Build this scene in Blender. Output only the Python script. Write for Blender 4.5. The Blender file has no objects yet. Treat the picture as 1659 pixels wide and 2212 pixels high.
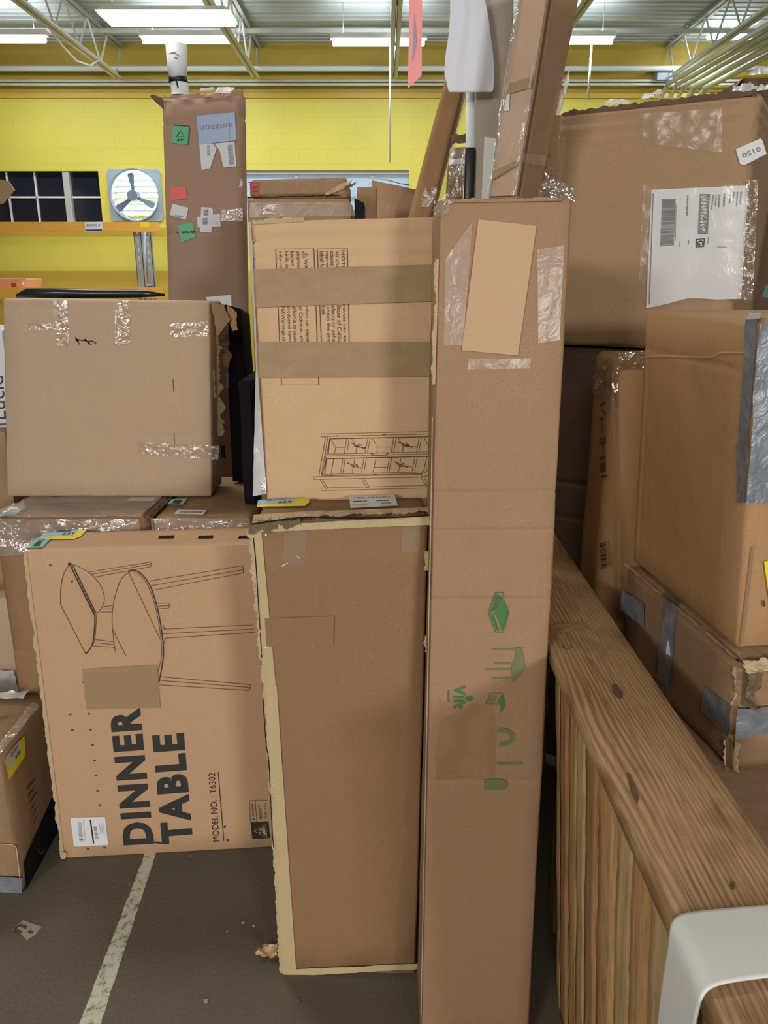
import bpy, bmesh, math, random
from mathutils import Vector, noise
from math import sin, cos, tan, atan, radians, pi

random.seed(7)
SC = bpy.context.scene
COL = SC.collection

# ------------------------------------------------------------------ camera
IW, IH, FPX = 1659.0, 2212.0, 1680.0
PITCH = radians(16.5)
CAM_H = 1.6
cam_data = bpy.data.cameras.new('camera')
cam_data.sensor_fit = 'VERTICAL'
cam_data.sensor_height = 24.0
cam_data.lens = 24.0 * FPX / IH
cam_data.clip_start = 0.02
cam_data.clip_end = 200
cam = bpy.data.objects.new('camera', cam_data)
cam.location = (0, 0, CAM_H)
cam.rotation_euler = (pi / 2 - PITCH, 0, 0)
COL.objects.link(cam)
SC.camera = cam

# ------------------------------------------------------------------ world, exposure
SC.view_settings.view_transform = 'Standard'
SC.view_settings.look = 'None'
SC.view_settings.gamma = 1.0
SC.view_settings.use_curve_mapping = False
SC.view_settings.exposure = 0.0
SC.cycles.use_denoising = True
SC.cycles.max_bounces = 8
SC.cycles.diffuse_bounces = 5
SC.cycles.transparent_max_bounces = 12
SC.cycles.sample_clamp_indirect = 6.0
world = bpy.data.worlds.new('world')
SC.world = world
world.use_nodes = True
wb = world.node_tree.nodes['Background']
wb.inputs[0].default_value = (0.93, 0.97, 1.0, 1)
wb.inputs[1].default_value = 7.0

# lamp powers (for lamps built further down, some added out of view)
P_STRIP = 30.0      # fluorescent strips along the far wall
P_BAY = 55.0        # the warm high bay lamp in view
P_LEFT = 250.0      # high bay lamp hanging behind the photographer on the left
P_RIGHT = 450.0  # unseen lamp, set low to place the shadow edge on the cartons
P_MID = 20.0
P_NEAR = 60.0  # unseen lamp added to brighten the plank and foam band
P_UP = 5.5         # light the open strips throw up at the deck
WARM = (1.0, 0.955, 0.90)
COOL = (0.90, 0.97, 1.0)

# ------------------------------------------------------------------ pixel -> world
CP, SP = cos(PITCH), sin(PITCH)
CAMP = Vector((0, 0, CAM_H))


def ray(px, py):
    dx = (px - IW / 2) / FPX
    dy = -(py - IH / 2) / FPX
    return Vector((dx, CP + dy * SP, -SP + dy * CP))


def at_y(px, py, Y):
    d = ray(px, py)
    return CAMP + d * (Y / d.y)


def at_z(px, py, Z):
    d = ray(px, py)
    return CAMP + d * ((Z - CAM_H) / d.z)


def at_x(px, py, X):
    d = ray(px, py)
    return CAMP + d * (X / d.x)


class Face:
    """A flat face of an object; pt() finds the point of it seen at a pixel."""

    def __init__(self, p0, p1, p2):
        self.p = Vector(p0)
        n = (Vector(p1) - self.p).cross(Vector(p2) - self.p).normalized()
        if n.dot(CAMP - self.p) < 0:
            n = -n
        self.n = n

    def pt(self, px, py, off=0.0):
        d = ray(px, py)
        t = (self.p - CAMP).dot(self.n) / d.dot(self.n)
        return CAMP + d * t + self.n * off


def ext_z(a, b, z=0.0):
    """extend the line a->b to height z"""
    t = (z - a.z) / (b.z - a.z)
    return a + (b - a) * t


# ------------------------------------------------------------------ materials
def lin(c):
    return c / 12.92 if c <= 0.04045 else ((c + 0.055) / 1.055) ** 2.4


def rgb(r, g, b):
    return (lin(r / 255), lin(g / 255), lin(b / 255), 1.0)


def new_mat(name):
    m = bpy.data.materials.new(name)
    m.use_nodes = True
    nt = m.node_tree
    return m, nt, nt.nodes['Principled BSDF']


def link(nt, a, b):
    nt.links.new(a, b)


def plain(name, col, rough=0.6, metal=0.0, spec=0.5, emit=None, estr=0.0):
    m, nt, p = new_mat(name)
    p.inputs['Base Color'].default_value = col
    p.inputs['Roughness'].default_value = rough
    p.inputs['Metallic'].default_value = metal
    p.inputs['Specular IOR Level'].default_value = spec
    if emit:
        p.inputs['Emission Color'].default_value = emit
        p.inputs['Emission Strength'].default_value = estr
    return m


def mixcol(nt, fac, a, b):
    n = nt.nodes.new('ShaderNodeMix')
    n.data_type = 'RGBA'
    if isinstance(fac, float):
        n.inputs[0].default_value = fac
    else:
        link(nt, fac, n.inputs[0])
    for v, s in ((a, n.inputs[6]), (b, n.inputs[7])):
        if isinstance(v, tuple):
            s.default_value = v
        else:
            link(nt, v, s)
    return n.outputs[2]


def ntex(nt, scale, detail=3.0, rough=0.6, coord=None, mscale=None, dist=0.0):
    n = nt.nodes.new('ShaderNodeTexNoise')
    n.inputs['Scale'].default_value = scale
    n.inputs['Detail'].default_value = detail
    n.inputs['Roughness'].default_value = rough
    n.inputs['Distortion'].default_value = dist
    if coord is not None:
        if mscale:
            mp = nt.nodes.new('ShaderNodeMapping')
            mp.inputs['Scale'].default_value = mscale
            link(nt, coord, mp.inputs['Vector'])
            link(nt, mp.outputs[0], n.inputs['Vector'])
        else:
            link(nt, coord, n.inputs['Vector'])
    return n.outputs['Fac']


def ramp(nt, fac, lo, hi):
    n = nt.nodes.new('ShaderNodeMapRange')
    n.inputs[1].default_value = lo
    n.inputs[2].default_value = hi
    link(nt, fac, n.inputs[0])
    return n.outputs[0]


def bump(nt, p, h, strength=0.3, dist=0.002):
    b = nt.nodes.new('ShaderNodeBump')
    b.inputs['Strength'].default_value = strength
    b.inputs['Distance'].default_value = dist
    link(nt, h, b.inputs['Height'])
    link(nt, b.outputs[0], p.inputs['Normal'])


def coords(nt):
    return nt.nodes.new('ShaderNodeTexCoord').outputs['Object']


def cardboard(name, col, var=0.16, rough=0.72, flute=None, blotch=0.5):
    m, nt, p = new_mat(name)
    co = coords(nt)
    dark = tuple(c * (1 - var * 1.6) for c in col[:3]) + (1,)
    light = tuple(min(1, c * (1 + var * 0.55)) for c in col[:3]) + (1,)
    big = ramp(nt, ntex(nt, 3.0, 4, 0.6, co), 0.35, 0.7)
    c1 = mixcol(nt, big, tuple(c * (1 - var * blotch) for c in col[:3]) + (1,), light)
    st = ramp(nt, ntex(nt, 1.3, 5, 0.65, co, None, 0.6), 0.30, 0.52)
    c1 = mixcol(nt, st, tuple(c * (1 - var * 0.9) for c in col[:3]) + (1,), c1)
    fine = ramp(nt, ntex(nt, 260.0, 3, 0.75, co), 0.38, 0.55)
    c2 = mixcol(nt, fine, dark, c1)
    fib = ramp(nt, ntex(nt, 90.0, 4, 0.7, co, (1, 1, 0.12)), 0.42, 0.62)
    c3 = mixcol(nt, fib, tuple(c * (1 - var * 0.8) for c in col[:3]) + (1,), c2)
    link(nt, c3, p.inputs['Base Color'])
    p.inputs['Roughness'].default_value = rough
    p.inputs['Specular IOR Level'].default_value = 0.28
    h1 = ntex(nt, 14.0, 4, 0.6, co)
    if flute:
        w = nt.nodes.new('ShaderNodeTexWave')
        w.bands_direction = flute
        w.inputs['Scale'].default_value = 45.0
        w.inputs['Distortion'].default_value = 0.6
        link(nt, co, w.inputs['Vector'])
        a = nt.nodes.new('ShaderNodeMath')
        a.operation = 'MULTIPLY_ADD'
        link(nt, w.outputs['Fac'], a.inputs[0])
        a.inputs[1].default_value = 0.03
        link(nt, h1, a.inputs[2])
        h1 = a.outputs[0]
    bump(nt, p, h1, 0.5, 0.008)
    return m


def film(name, alpha=0.30, tint=(0.85, 0.83, 0.8, 1), rough=0.12, bscale=60.0, bstr=0.8, body=0.12):
    """clear wrinkled plastic: mostly see-through, with a glossy coat"""
    m = bpy.data.materials.new(name)
    m.use_nodes = True
    nt = m.node_tree
    nt.nodes.remove(nt.nodes['Principled BSDF'])
    out = nt.nodes['Material Output']
    tr = nt.nodes.new('ShaderNodeBsdfTransparent')
    tr.inputs[0].default_value = (0.97, 0.96, 0.94, 1)
    gl = nt.nodes.new('ShaderNodeBsdfGlossy')
    gl.inputs['Color'].default_value = (1, 1, 1, 1)
    gl.inputs['Roughness'].default_value = rough
    df = nt.nodes.new('ShaderNodeBsdfDiffuse')
    df.inputs['Color'].default_value = tint
    co = coords(nt)
    h = ntex(nt, bscale, 3, 0.6, co, None, 1.0)
    b = nt.nodes.new('ShaderNodeBump')
    b.inputs['Strength'].default_value = bstr
    b.inputs['Distance'].default_value = 0.006
    link(nt, h, b.inputs['Height'])
    link(nt, b.outputs[0], gl.inputs['Normal'])
    m1 = nt.nodes.new('ShaderNodeMixShader')
    m1.inputs[0].default_value = body
    link(nt, tr.outputs[0], m1.inputs[1])
    link(nt, df.outputs[0], m1.inputs[2])
    m2 = nt.nodes.new('ShaderNodeMixShader')
    m2.inputs[0].default_value = alpha
    link(nt, m1.outputs[0], m2.inputs[1])
    link(nt, gl.outputs[0], m2.inputs[2])
    link(nt, m2.outputs[0], out.inputs['Surface'])
    return m


def wood(name, light, dark, lines=120.0, wander=11.0):
    """flat sawn plank running along y: growth lines bend into long arches"""
    m, nt, p = new_mat(name)
    co = coords(nt)
    sep = nt.nodes.new('ShaderNodeSeparateXYZ')
    link(nt, co, sep.inputs[0])
    n1 = ntex(nt, 5.0, 2, 0.4, co, (1.3, 0.22, 0.3))
    n2 = ntex(nt, 40.0, 2, 0.5, co, (1, 0.06, 1))

    def math(op, a, b=None, c=None):
        n = nt.nodes.new('ShaderNodeMath')
        n.operation = op
        for k, v in enumerate((a, b, c)):
            if v is None:
                continue
            if isinstance(v, float):
                n.inputs[k].default_value = v
            else:
                link(nt, v, n.inputs[k])
        return n.outputs[0]
    ph = math('MULTIPLY_ADD', n1, wander * 6.28, math('MULTIPLY', sep.outputs[0], lines * 6.28))
    ph = math('MULTIPLY_ADD', n2, 2.2, ph)
    sn = math('SINE', ph)
    g = ramp(nt, sn, -0.4, 1.0)
    amt = ramp(nt, ntex(nt, 9.0, 2, 0.5, co, (1, 0.2, 1)), 0.25, 0.62)
    g = math('MULTIPLY', g, math('MULTIPLY_ADD', amt, 0.75, 0.15))
    c = mixcol(nt, g, light, dark)
    fib = ramp(nt, ntex(nt, 220.0, 3, 0.7, co, (1, 0.04, 1)), 0.28, 0.52)
    c = mixcol(nt, fib, tuple(x * 0.8 for x in dark[:3]) + (1,), c)
    s = ramp(nt, ntex(nt, 6.0, 4, 0.6, co, (1, 0.6, 1)), 0.28, 0.46)
    c = mixcol(nt, s, tuple(x * 0.72 for x in dark[:3]) + (1,), c)
    link(nt, c, p.inputs['Base Color'])
    p.inputs['Roughness'].default_value = 0.62
    p.inputs['Specular IOR Level'].default_value = 0.3
    bump(nt, p, sn, 0.12, 0.001)
    return m


def streaky(name, light, dark):
    m, nt, p = new_mat(name)
    co = coords(nt)
    a = ramp(nt, ntex(nt, 22.0, 4, 0.65, co, (1, 1, 0.06)), 0.30, 0.68)
    c = mixcol(nt, a, dark, light)
    f = ramp(nt, ntex(nt, 130.0, 3, 0.7, co, (1, 1, 0.05)), 0.28, 0.50)
    c = mixcol(nt, f, tuple(x * 0.78 for x in dark[:3]) + (1,), c)
    k = ramp(nt, ntex(nt, 10.0, 3, 0.6, co, (1, 1, 0.5)), 0.24, 0.36)
    c = mixcol(nt, k, tuple(x * 0.62 for x in dark[:3]) + (1,), c)
    link(nt, c, p.inputs['Base Color'])
    p.inputs['Roughness'].default_value = 0.7
    p.inputs['Specular IOR Level'].default_value = 0.25
    bump(nt, p, ntex(nt, 60.0, 4, 0.7, co, (1, 1, 0.05)), 0.5, 0.003)
    return m


def block_wall(name, col):
    m, nt, p = new_mat(name)
    co = coords(nt)
    mp = nt.nodes.new('ShaderNodeMapping')
    mp.inputs['Rotation'].default_value = (pi / 2, 0, 0)
    link(nt, co, mp.inputs['Vector'])
    b = nt.nodes.new('ShaderNodeTexBrick')
    b.inputs['Scale'].default_value = 1.0
    b.inputs['Brick Width'].default_value = 0.4
    b.inputs['Row Height'].default_value = 0.2
    b.inputs['Mortar Size'].default_value = 0.006
    b.inputs['Mortar Smooth'].default_value = 0.5
    b.inputs['Color1'].default_value = (1, 1, 1, 1)
    b.inputs['Color2'].default_value = (0.93, 0.93, 0.93, 1)
    b.inputs['Mortar'].default_value = (0.55, 0.55, 0.55, 1)
    link(nt, mp.outputs[0], b.inputs['Vector'])
    mu = nt.nodes.new('ShaderNodeMix')
    mu.data_type = 'RGBA'
    mu.blend_type = 'MULTIPLY'
    mu.inputs[0].default_value = 0.16
    big = ramp(nt, ntex(nt, 0.8, 3, 0.5, co), 0.3, 0.7)
    c = mixcol(nt, big, tuple(x * 0.9 for x in col[:3]) + (1,), col)
    link(nt, c, mu.inputs[6])
    link(nt, b.outputs['Color'], mu.inputs[7])
    link(nt, mu.outputs[2], p.inputs['Base Color'])
    p.inputs['Roughness'].default_value = 0.55
    bump(nt, p, b.outputs['Color'], 0.2, 0.006)
    return m


def floor_mat():
    m, nt, p = new_mat('concrete floor')
    co = coords(nt)
    a = ramp(nt, ntex(nt, 2.2, 5, 0.6, co), 0.3, 0.7)
    c = mixcol(nt, a, rgb(94, 89, 78), rgb(112, 106, 94))
    f = ramp(nt, ntex(nt, 120.0, 4, 0.75, co), 0.35, 0.6)
    c = mixcol(nt, f, rgb(93, 87, 76), c)
    s = ramp(nt, ntex(nt, 30.0, 4, 0.8, co), 0.66, 0.74)
    c = mixcol(nt, s, c, rgb(130, 124, 112))
    link(nt, c, p.inputs['Base Color'])
    p.inputs['Roughness'].default_value = 0.62
    p.inputs['Specular IOR Level'].default_value = 0.3
    bump(nt, p, ntex(nt, 60.0, 4, 0.7, co), 0.06, 0.002)
    return m


def worn_paint(name, col, base):
    m, nt, p = new_mat(name)
    co = coords(nt)
    f = ramp(nt, ntex(nt, 45.0, 5, 0.75, co), 0.36, 0.50)
    c = mixcol(nt, f, base, col)
    link(nt, c, p.inputs['Base Color'])
    p.inputs['Roughness'].default_value = 0.7
    return m


M = {}
M['kraft_table'] = cardboard('kraft cardboard, table carton', rgb(198, 162, 128), 0.10)
M['kraft_brown'] = cardboard('brown cardboard', rgb(152, 119, 88), 0.16)
M['kraft_column'] = cardboard('reddish brown cardboard', rgb(172, 138, 109), 0.15)
M['kraft_grey'] = cardboard('greyish cardboard', rgb(186, 162, 138), 0.10)
M['kraft_light'] = cardboard('light tan cardboard', rgb(212, 178, 140), 0.09)
M['kraft_tall'] = cardboard('pinkish brown cardboard', rgb(162, 133, 114), 0.12)
M['kraft_big'] = cardboard('mid brown cardboard', rgb(178, 147, 116), 0.13)
M['kraft_gold'] = cardboard('golden brown cardboard', rgb(182, 144, 102), 0.14)
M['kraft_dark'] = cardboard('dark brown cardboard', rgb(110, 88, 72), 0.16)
M['kraft_plain'] = cardboard('plain brown cardboard', rgb(160, 130, 100), 0.15)
M['kraft_patch'] = cardboard('pale cardboard patch', rgb(208, 172, 138), 0.08)
M['kraft_peach'] = cardboard('peach cardboard', rgb(226, 160, 112), 0.08)
M['torn'] = cardboard('torn kraft paper', rgb(206, 184, 146), 0.25, 0.85)
M['torn_dark'] = cardboard('torn dirty paper', rgb(128, 112, 88), 0.35, 0.9)
M['kraft_tape'] = cardboard('brown packing tape', rgb(166, 140, 106), 0.10, 0.45)
M['edge_paper'] = cardboard('kraft edge paper', rgb(200, 180, 138), 0.14, 0.7)
M['film'] = film('clear packing tape', 0.05, (0.78, 0.72, 0.66, 1), 0.32, 24.0, 0.35, 0.08)
M['film_shiny'] = film('shiny wrinkled tape', 0.13, (0.8, 0.75, 0.7, 1), 0.14, 46.0, 0.8, 0.08)
M['wrap'] = film('stretch wrap', 0.20, (0.9, 0.9, 0.9, 1), 0.10, 45.0, 1.0, 0.16)
M['wrap_corner'] = film('shiny corner wrap', 0.45, (0.8, 0.8, 0.82, 1), 0.08, 42.0, 1.0, 0.05)
M['wrap_white'] = film('milky plastic wrap', 0.14, (0.9, 0.93, 0.97, 1), 0.25, 30.0, 0.8, 0.7)
M['duct'] = None
m_, nt_, p_ = new_mat('grey duct tape')
co_ = coords(nt_)
link(nt_, mixcol(nt_, ramp(nt_, ntex(nt_, 25, 3, 0.6, co_), 0.3, 0.7), rgb(122, 128, 136), rgb(150, 157, 168)), p_.inputs['Base Color'])
p_.inputs['Roughness'].default_value = 0.38
p_.inputs['Metallic'].default_value = 0.3
bump(nt_, p_, ntex(nt_, 35, 3, 0.6, co_, None, 1.5), 0.5, 0.006)
M['duct'] = m_
M['paper'] = plain('white label paper', rgb(226, 230, 236), 0.45)
M['paper_grey'] = plain('greyish label paper', rgb(196, 200, 206), 0.5)
M['foam'] = plain('white foam sheet', rgb(226, 230, 230), 0.6)
M['foam_sheet'] = plain('white packing paper', rgb(216, 221, 234), 0.55)
M['ink'] = plain('black ink', rgb(48, 48, 47), 0.6)
M['ink_brown'] = plain('brown-black line ink', rgb(92, 68, 48), 0.7)
M['ink_grey'] = plain('grey ink', rgb(128, 130, 136), 0.6)
M['ink_red'] = plain('red ink', rgb(176, 50, 52), 0.6)
M['ink_navy'] = plain('navy ink', rgb(52, 62, 128), 0.6)
M['ink_green'] = plain('green ink', rgb(64, 122, 76), 0.7)
M['ink_green_faded'] = plain('faded green ink', rgb(112, 122, 82), 0.7)
M['ink_stain'] = plain('ochre water stain', rgb(150, 112, 66), 0.7)
M['yellow_sticker'] = plain('yellow sticker', rgb(235, 224, 52), 0.35)
M['blue_sticker'] = plain('pale blue sticker', rgb(150, 196, 224), 0.3)
M['teal_sticker'] = plain('pale teal sticker', rgb(120, 205, 200), 0.3)
M['green_sticker'] = plain('green sticker', rgb(60, 160, 112), 0.45)
M['red_sticker'] = plain('red sticker', rgb(208, 82, 70), 0.5)
M['blue_bag'] = plain('grey-blue plastic pouch', rgb(146, 166, 200), 0.22)
M['pink_red'] = plain('pinkish red plastic', rgb(244, 156, 156), 0.4)
M['black'] = plain('black plastic', rgb(26, 27, 33), 0.4)
M['blackbag'] = plain('black bag plastic', rgb(28, 32, 34), 0.25)
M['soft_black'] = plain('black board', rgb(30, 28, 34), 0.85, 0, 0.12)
M['wood_beam'] = wood('weathered plank', rgb(192, 160, 122), rgb(146, 110, 76))
M['wood_board'] = streaky('rough upright boards', rgb(208, 172, 122), rgb(172, 132, 86))
M['wood_board2'] = streaky('rough reddish boards', rgb(190, 148, 104), rgb(152, 112, 74))
M['wood_board3'] = streaky('rough pale boards', rgb(206, 180, 138), rgb(178, 146, 102))
M['yellow'] = block_wall('yellow painted blocks', rgb(228, 212, 88))
M['ochre'] = plain('ochre painted steel', rgb(206, 172, 62), 0.55)
M['orange_beam'] = plain('orange-yellow rack paint', rgb(232, 176, 74), 0.45)
M['white_steel'] = plain('white painted steel', rgb(232, 234, 230), 0.5)
M['grey_steel'] = plain('grey painted steel', rgb(185, 187, 182), 0.5)
M['rack_grey'] = plain('grey rack steel', rgb(150, 155, 172), 0.5)
M['galv'] = plain('galvanised sheet', rgb(165, 180, 196), 0.4, 0.2)
M['fan_dark'] = plain('fan blade grey', rgb(112, 125, 140), 0.5)
M['deck'] = plain('pale ceiling deck', rgb(196, 204, 204), 0.6)
M['wall_grey'] = plain('grey wall', rgb(190, 186, 176), 0.8)
M['conduit'] = plain('conduit paint', rgb(212, 214, 196), 0.5)
M['lamp_body'] = plain('lamp housing', rgb(230, 230, 226), 0.4)
M['tube_cool'] = plain('lit cool tube', (1, 1, 1, 1), 0.4, 0, 0.5, (0.80, 0.93, 1.0, 1), 26.0)
M['lens_warm'] = plain('lit warm lens', (1, 1, 1, 1), 0.4, 0, 0.5, (1.0, 0.88, 0.72, 1), 14.0)
M['pane_dark'] = plain('dirty dark glass', rgb(30, 34, 48), 0.12, 0, 0.6)
M['pane_light'] = plain('milky glass', rgb(176, 196, 214), 0.3, 0, 0.5)
M['leaf'] = plain('sunlit leaves', rgb(150, 190, 90), 0.6)
M['line_paint'] = worn_paint('worn white line paint', rgb(206, 210, 192), rgb(120, 117, 103))
M['dust'] = plain('pale dirt specks', rgb(158, 153, 142), 0.8)
M['bucket_white'] = plain('white carton tube', rgb(222, 230, 238), 0.5)
M['floor'] = floor_mat()
# the milky window lets daylight through
nt_ = M['pane_light'].node_tree
nt_.nodes['Principled BSDF'].inputs['Transmission Weight'].default_value = 0.22
nt_.nodes['Principled BSDF'].inputs['Roughness'].default_value = 0.5

# ------------------------------------------------------------------ object helpers
ROOT = {}


def root_of(o):
    return ROOT.get(o.name, Vector((0, 0, 0))) if o else Vector((0, 0, 0))


def obj(name, verts, faces, mat, parent=None, smooth=False, label=None):
    base = root_of(parent)
    me = bpy.data.meshes.new(name)
    me.from_pydata([tuple(Vector(v) - base) for v in verts], [], faces)
    me.validate()
    if mat:
        me.materials.append(mat)
    if smooth:
        me.polygons.foreach_set('use_smooth', [True] * len(me.polygons))
    o = bpy.data.objects.new(name, me)
    COL.objects.link(o)
    if parent:
        o.parent = parent
        ROOT[o.name] = base
    if label:
        o['label'] = label
    return o


def thing(name, label, cat, loc=(0, 0, 0), group=None):
    o = bpy.data.objects.new(name, None)
    o.empty_display_size = 0.1
    COL.objects.link(o)
    o.location = loc
    ROOT[o.name] = Vector(loc)
    tag(o, label, cat, group)
    return o


def tag(o, label, cat, group=None):
    o['label'] = label
    o['category'] = cat
    if group:
        o['group'] = group
    return o


def struct(o):
    o['kind'] = 'structure'
    return o


def recalc(o):
    bm = bmesh.new()
    bm.from_mesh(o.data)
    bmesh.ops.recalc_face_normals(bm, faces=bm.faces)
    bm.to_mesh(o.data)
    bm.free()
    return o


# corner order: FBL FBR FTL FTR BBL BBR BTL BTR
def hexa(name, c, mat, parent=None, n=(10, 6, 12), e=0.004, amp=0.0015, freq=6.0, creases=(), seed=0, edge=1.0, smooth=True, label=None):
    c = [Vector(v) for v in c]
    cc = {}
    for idx, v in enumerate(c):
        cc[(idx & 1, (idx >> 2) & 1, (idx >> 1) & 1)] = v
    ln = [(cc[(1, 0, 0)] - cc[(0, 0, 0)]).length, (cc[(0, 1, 0)] - cc[(0, 0, 0)]).length, (cc[(0, 0, 1)] - cc[(0, 0, 0)]).length]
    dirs = [(cc[(1, 0, 0)] - cc[(0, 0, 0)]).normalized(), (cc[(0, 1, 0)] - cc[(0, 0, 0)]).normalized(), (cc[(0, 0, 1)] - cc[(0, 0, 0)]).normalized()]
    ts = []
    cr = [{}, {}, {}]
    for a in range(3):
        ee = min(0.3, e / max(ln[a], 1e-6))
        arr = [0.0, ee] + [ee + (1 - 2 * ee) * i / n[a] for i in range(1, n[a])] + [1 - ee, 1.0]
        for (ax, t, dep, wid) in creases:
            if ax == a:
                w = wid / ln[a]
                arr = [x for x in arr if abs(x - t) > w * 2.6 or x in (0.0, 1.0)]
                arr += [y for y in (t - 2.2 * w, t - w, t, t + w, t + 2.2 * w) if 0 < y < 1]
        arr = sorted(set(round(x, 6) for x in arr))
        for (ax, t, dep, wid) in creases:
            if ax == a:
                cr[a][arr.index(round(t, 6))] = dep
        ts.append(arr)
    N = [len(t) - 1 for t in ts]
    vid = {}
    verts = []

    def vert(i, j, k):
        key = (i, j, k)
        if key in vid:
            return vid[key]
        u, v, w = ts[0][i], ts[1][j], ts[2][k]
        P = Vector((0, 0, 0))
        for (a, b, d), q in cc.items():
            P += q * ((u if a else 1 - u) * (v if b else 1 - v) * (w if d else 1 - w))
        ex = [(0 if i == 0 else (1 if i == N[0] else None)), (0 if j == 0 else (1 if j == N[1] else None)), (0 if k == 0 else (1 if k == N[2] else None))]
        ne = sum(x is not None for x in ex)
        f = noise.noise(P * freq + Vector((seed * 3.1, seed * 1.7, seed)))
        g = noise.noise(P * freq * 4 + Vector((seed, 0, seed * 5.0)))
        inn = amp * max(0.0, 0.55 + 0.7 * f + 0.25 * g)
        if ne == 1:
            for a in range(3):
                if cr[a].get((i, j, k)[a]) is not None and ex[a] is None:
                    inn += cr[a][(i, j, k)[a]] * (0.7 + 0.6 * noise.noise(P * 9))
        if ne >= 2:
            inn = e * 0.45 + amp * edge * max(0, 0.5 + 1.2 * g)
        for a in range(3):
            if ex[a] is not None:
                P += dirs[a] * (inn if ex[a] == 0 else -inn)
        verts.append(P)
        vid[key] = len(verts) - 1
        return vid[key]

    faces = []
    for i in range(N[0]):
        for k in range(N[2]):
            faces.append((vert(i, 0, k), vert(i + 1, 0, k), vert(i + 1, 0, k + 1), vert(i, 0, k + 1)))
            faces.append((vert(i + 1, N[1], k), vert(i, N[1], k), vert(i, N[1], k + 1), vert(i + 1, N[1], k + 1)))
    for j in range(N[1]):
        for k in range(N[2]):
            faces.append((vert(0, j + 1, k), vert(0, j, k), vert(0, j, k + 1), vert(0, j + 1, k + 1)))
            faces.append((vert(N[0], j, k), vert(N[0], j + 1, k), vert(N[0], j + 1, k + 1), vert(N[0], j, k + 1)))
    for i in range(N[0]):
        for j in range(N[1]):
            faces.append((vert(i, j + 1, 0), vert(i + 1, j + 1, 0), vert(i + 1, j, 0), vert(i, j, 0)))
            faces.append((vert(i, j, N[2]), vert(i + 1, j, N[2]), vert(i + 1, j + 1, N[2]), vert(i, j + 1, N[2])))
    return obj(name, verts, faces, mat, parent, smooth, label)


def quadbox(FBL, FBR, FTL, FTR, d):
    q = [Vector(v) for v in (FBL, FBR, FTL, FTR)]
    return q + [v + Vector(d) for v in q]


def axbox(x0, x1, y0, y1, z0, z1):
    return [(x0, y0, z0), (x1, y0, z0), (x0, y0, z1), (x1, y0, z1), (x0, y1, z0), (x1, y1, z0), (x0, y1, z1), (x1, y1, z1)]


def base_of(c):
    c = [Vector(v) for v in c]
    s = Vector((0, 0, 0))
    for i in (0, 1, 4, 5):
        s += c[i]
    s /= 4
    s.z = min(v.z for v in c)
    return s


def bare(name, c, mat, parent=None, label=None):
    """sharp-edged box for steel and the like"""
    f = [(0, 1, 3, 2), (5, 4, 6, 7), (4, 0, 2, 6), (1, 5, 7, 3), (4, 5, 1, 0), (2, 3, 7, 6)]
    return obj(name, c, f, mat, parent, False, label)


def carton(name, label, cat, c, mat, group=None, **kw):
    r = thing(name, label, cat, base_of(c), group)
    hexa('body', c, mat, r, **kw)
    return r


def tube_mesh(pts, r, seg=10, cap=True):
    pts = [Vector(p) for p in pts]
    V, F = [], []
    rs = r if isinstance(r, (list, tuple)) else [r] * len(pts)
    prev = None
    for i, p in enumerate(pts):
        t = (pts[min(i + 1, len(pts) - 1)] - pts[max(i - 1, 0)]).normalized()
        if prev is None:
            a = t.orthogonal().normalized()
        else:
            a = (prev - t * prev.dot(t)).normalized()
        prev = a
        b = t.cross(a)
        for k in range(seg):
            th = 2 * pi * k / seg
            V.append(p + (a * cos(th) + b * sin(th)) * rs[i])
    for i in range(len(pts) - 1):
        for k in range(seg):
            F.append((i * seg + k, i * seg + (k + 1) % seg, (i + 1) * seg + (k + 1) % seg, (i + 1) * seg + k))
    if cap:
        F.append(tuple(reversed(range(seg))))
        F.append(tuple((len(pts) - 1) * seg + k for k in range(seg)))
    return V, F


def merge(parts):
    V, F = [], []
    for v, f in parts:
        o = len(V)
        V += list(v)
        F += [tuple(i + o for i in q) for q in f]
    return V, F


BOXF = [(0, 1, 3, 2), (5, 4, 6, 7), (4, 0, 2, 6), (1, 5, 7, 3), (4, 5, 1, 0), (2, 3, 7, 6)]


def decal(name, face, pts, mat, parent, off=0.0012, label=None):
    v = [face.pt(x, y, off) for x, y in pts]
    return obj(name, v, [tuple(range(len(v)))], mat, parent, False, label)


def slab(name, face, pts, mat, parent, off=0.0008, th=0.003, label=None):
    """a cut sheet with real thickness lying on a face"""
    a = [face.pt(x, y, off) for x, y in pts]
    b = [p + face.n * th for p in a]
    n = len(a)
    F = [tuple(range(n, 2 * n)), tuple(reversed(range(n)))]
    for i in range(n):
        j = (i + 1) % n
        F.append((i, j, n + j, n + i))
    return recalc(obj(name, a + b, F, mat, parent, False, label))


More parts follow.
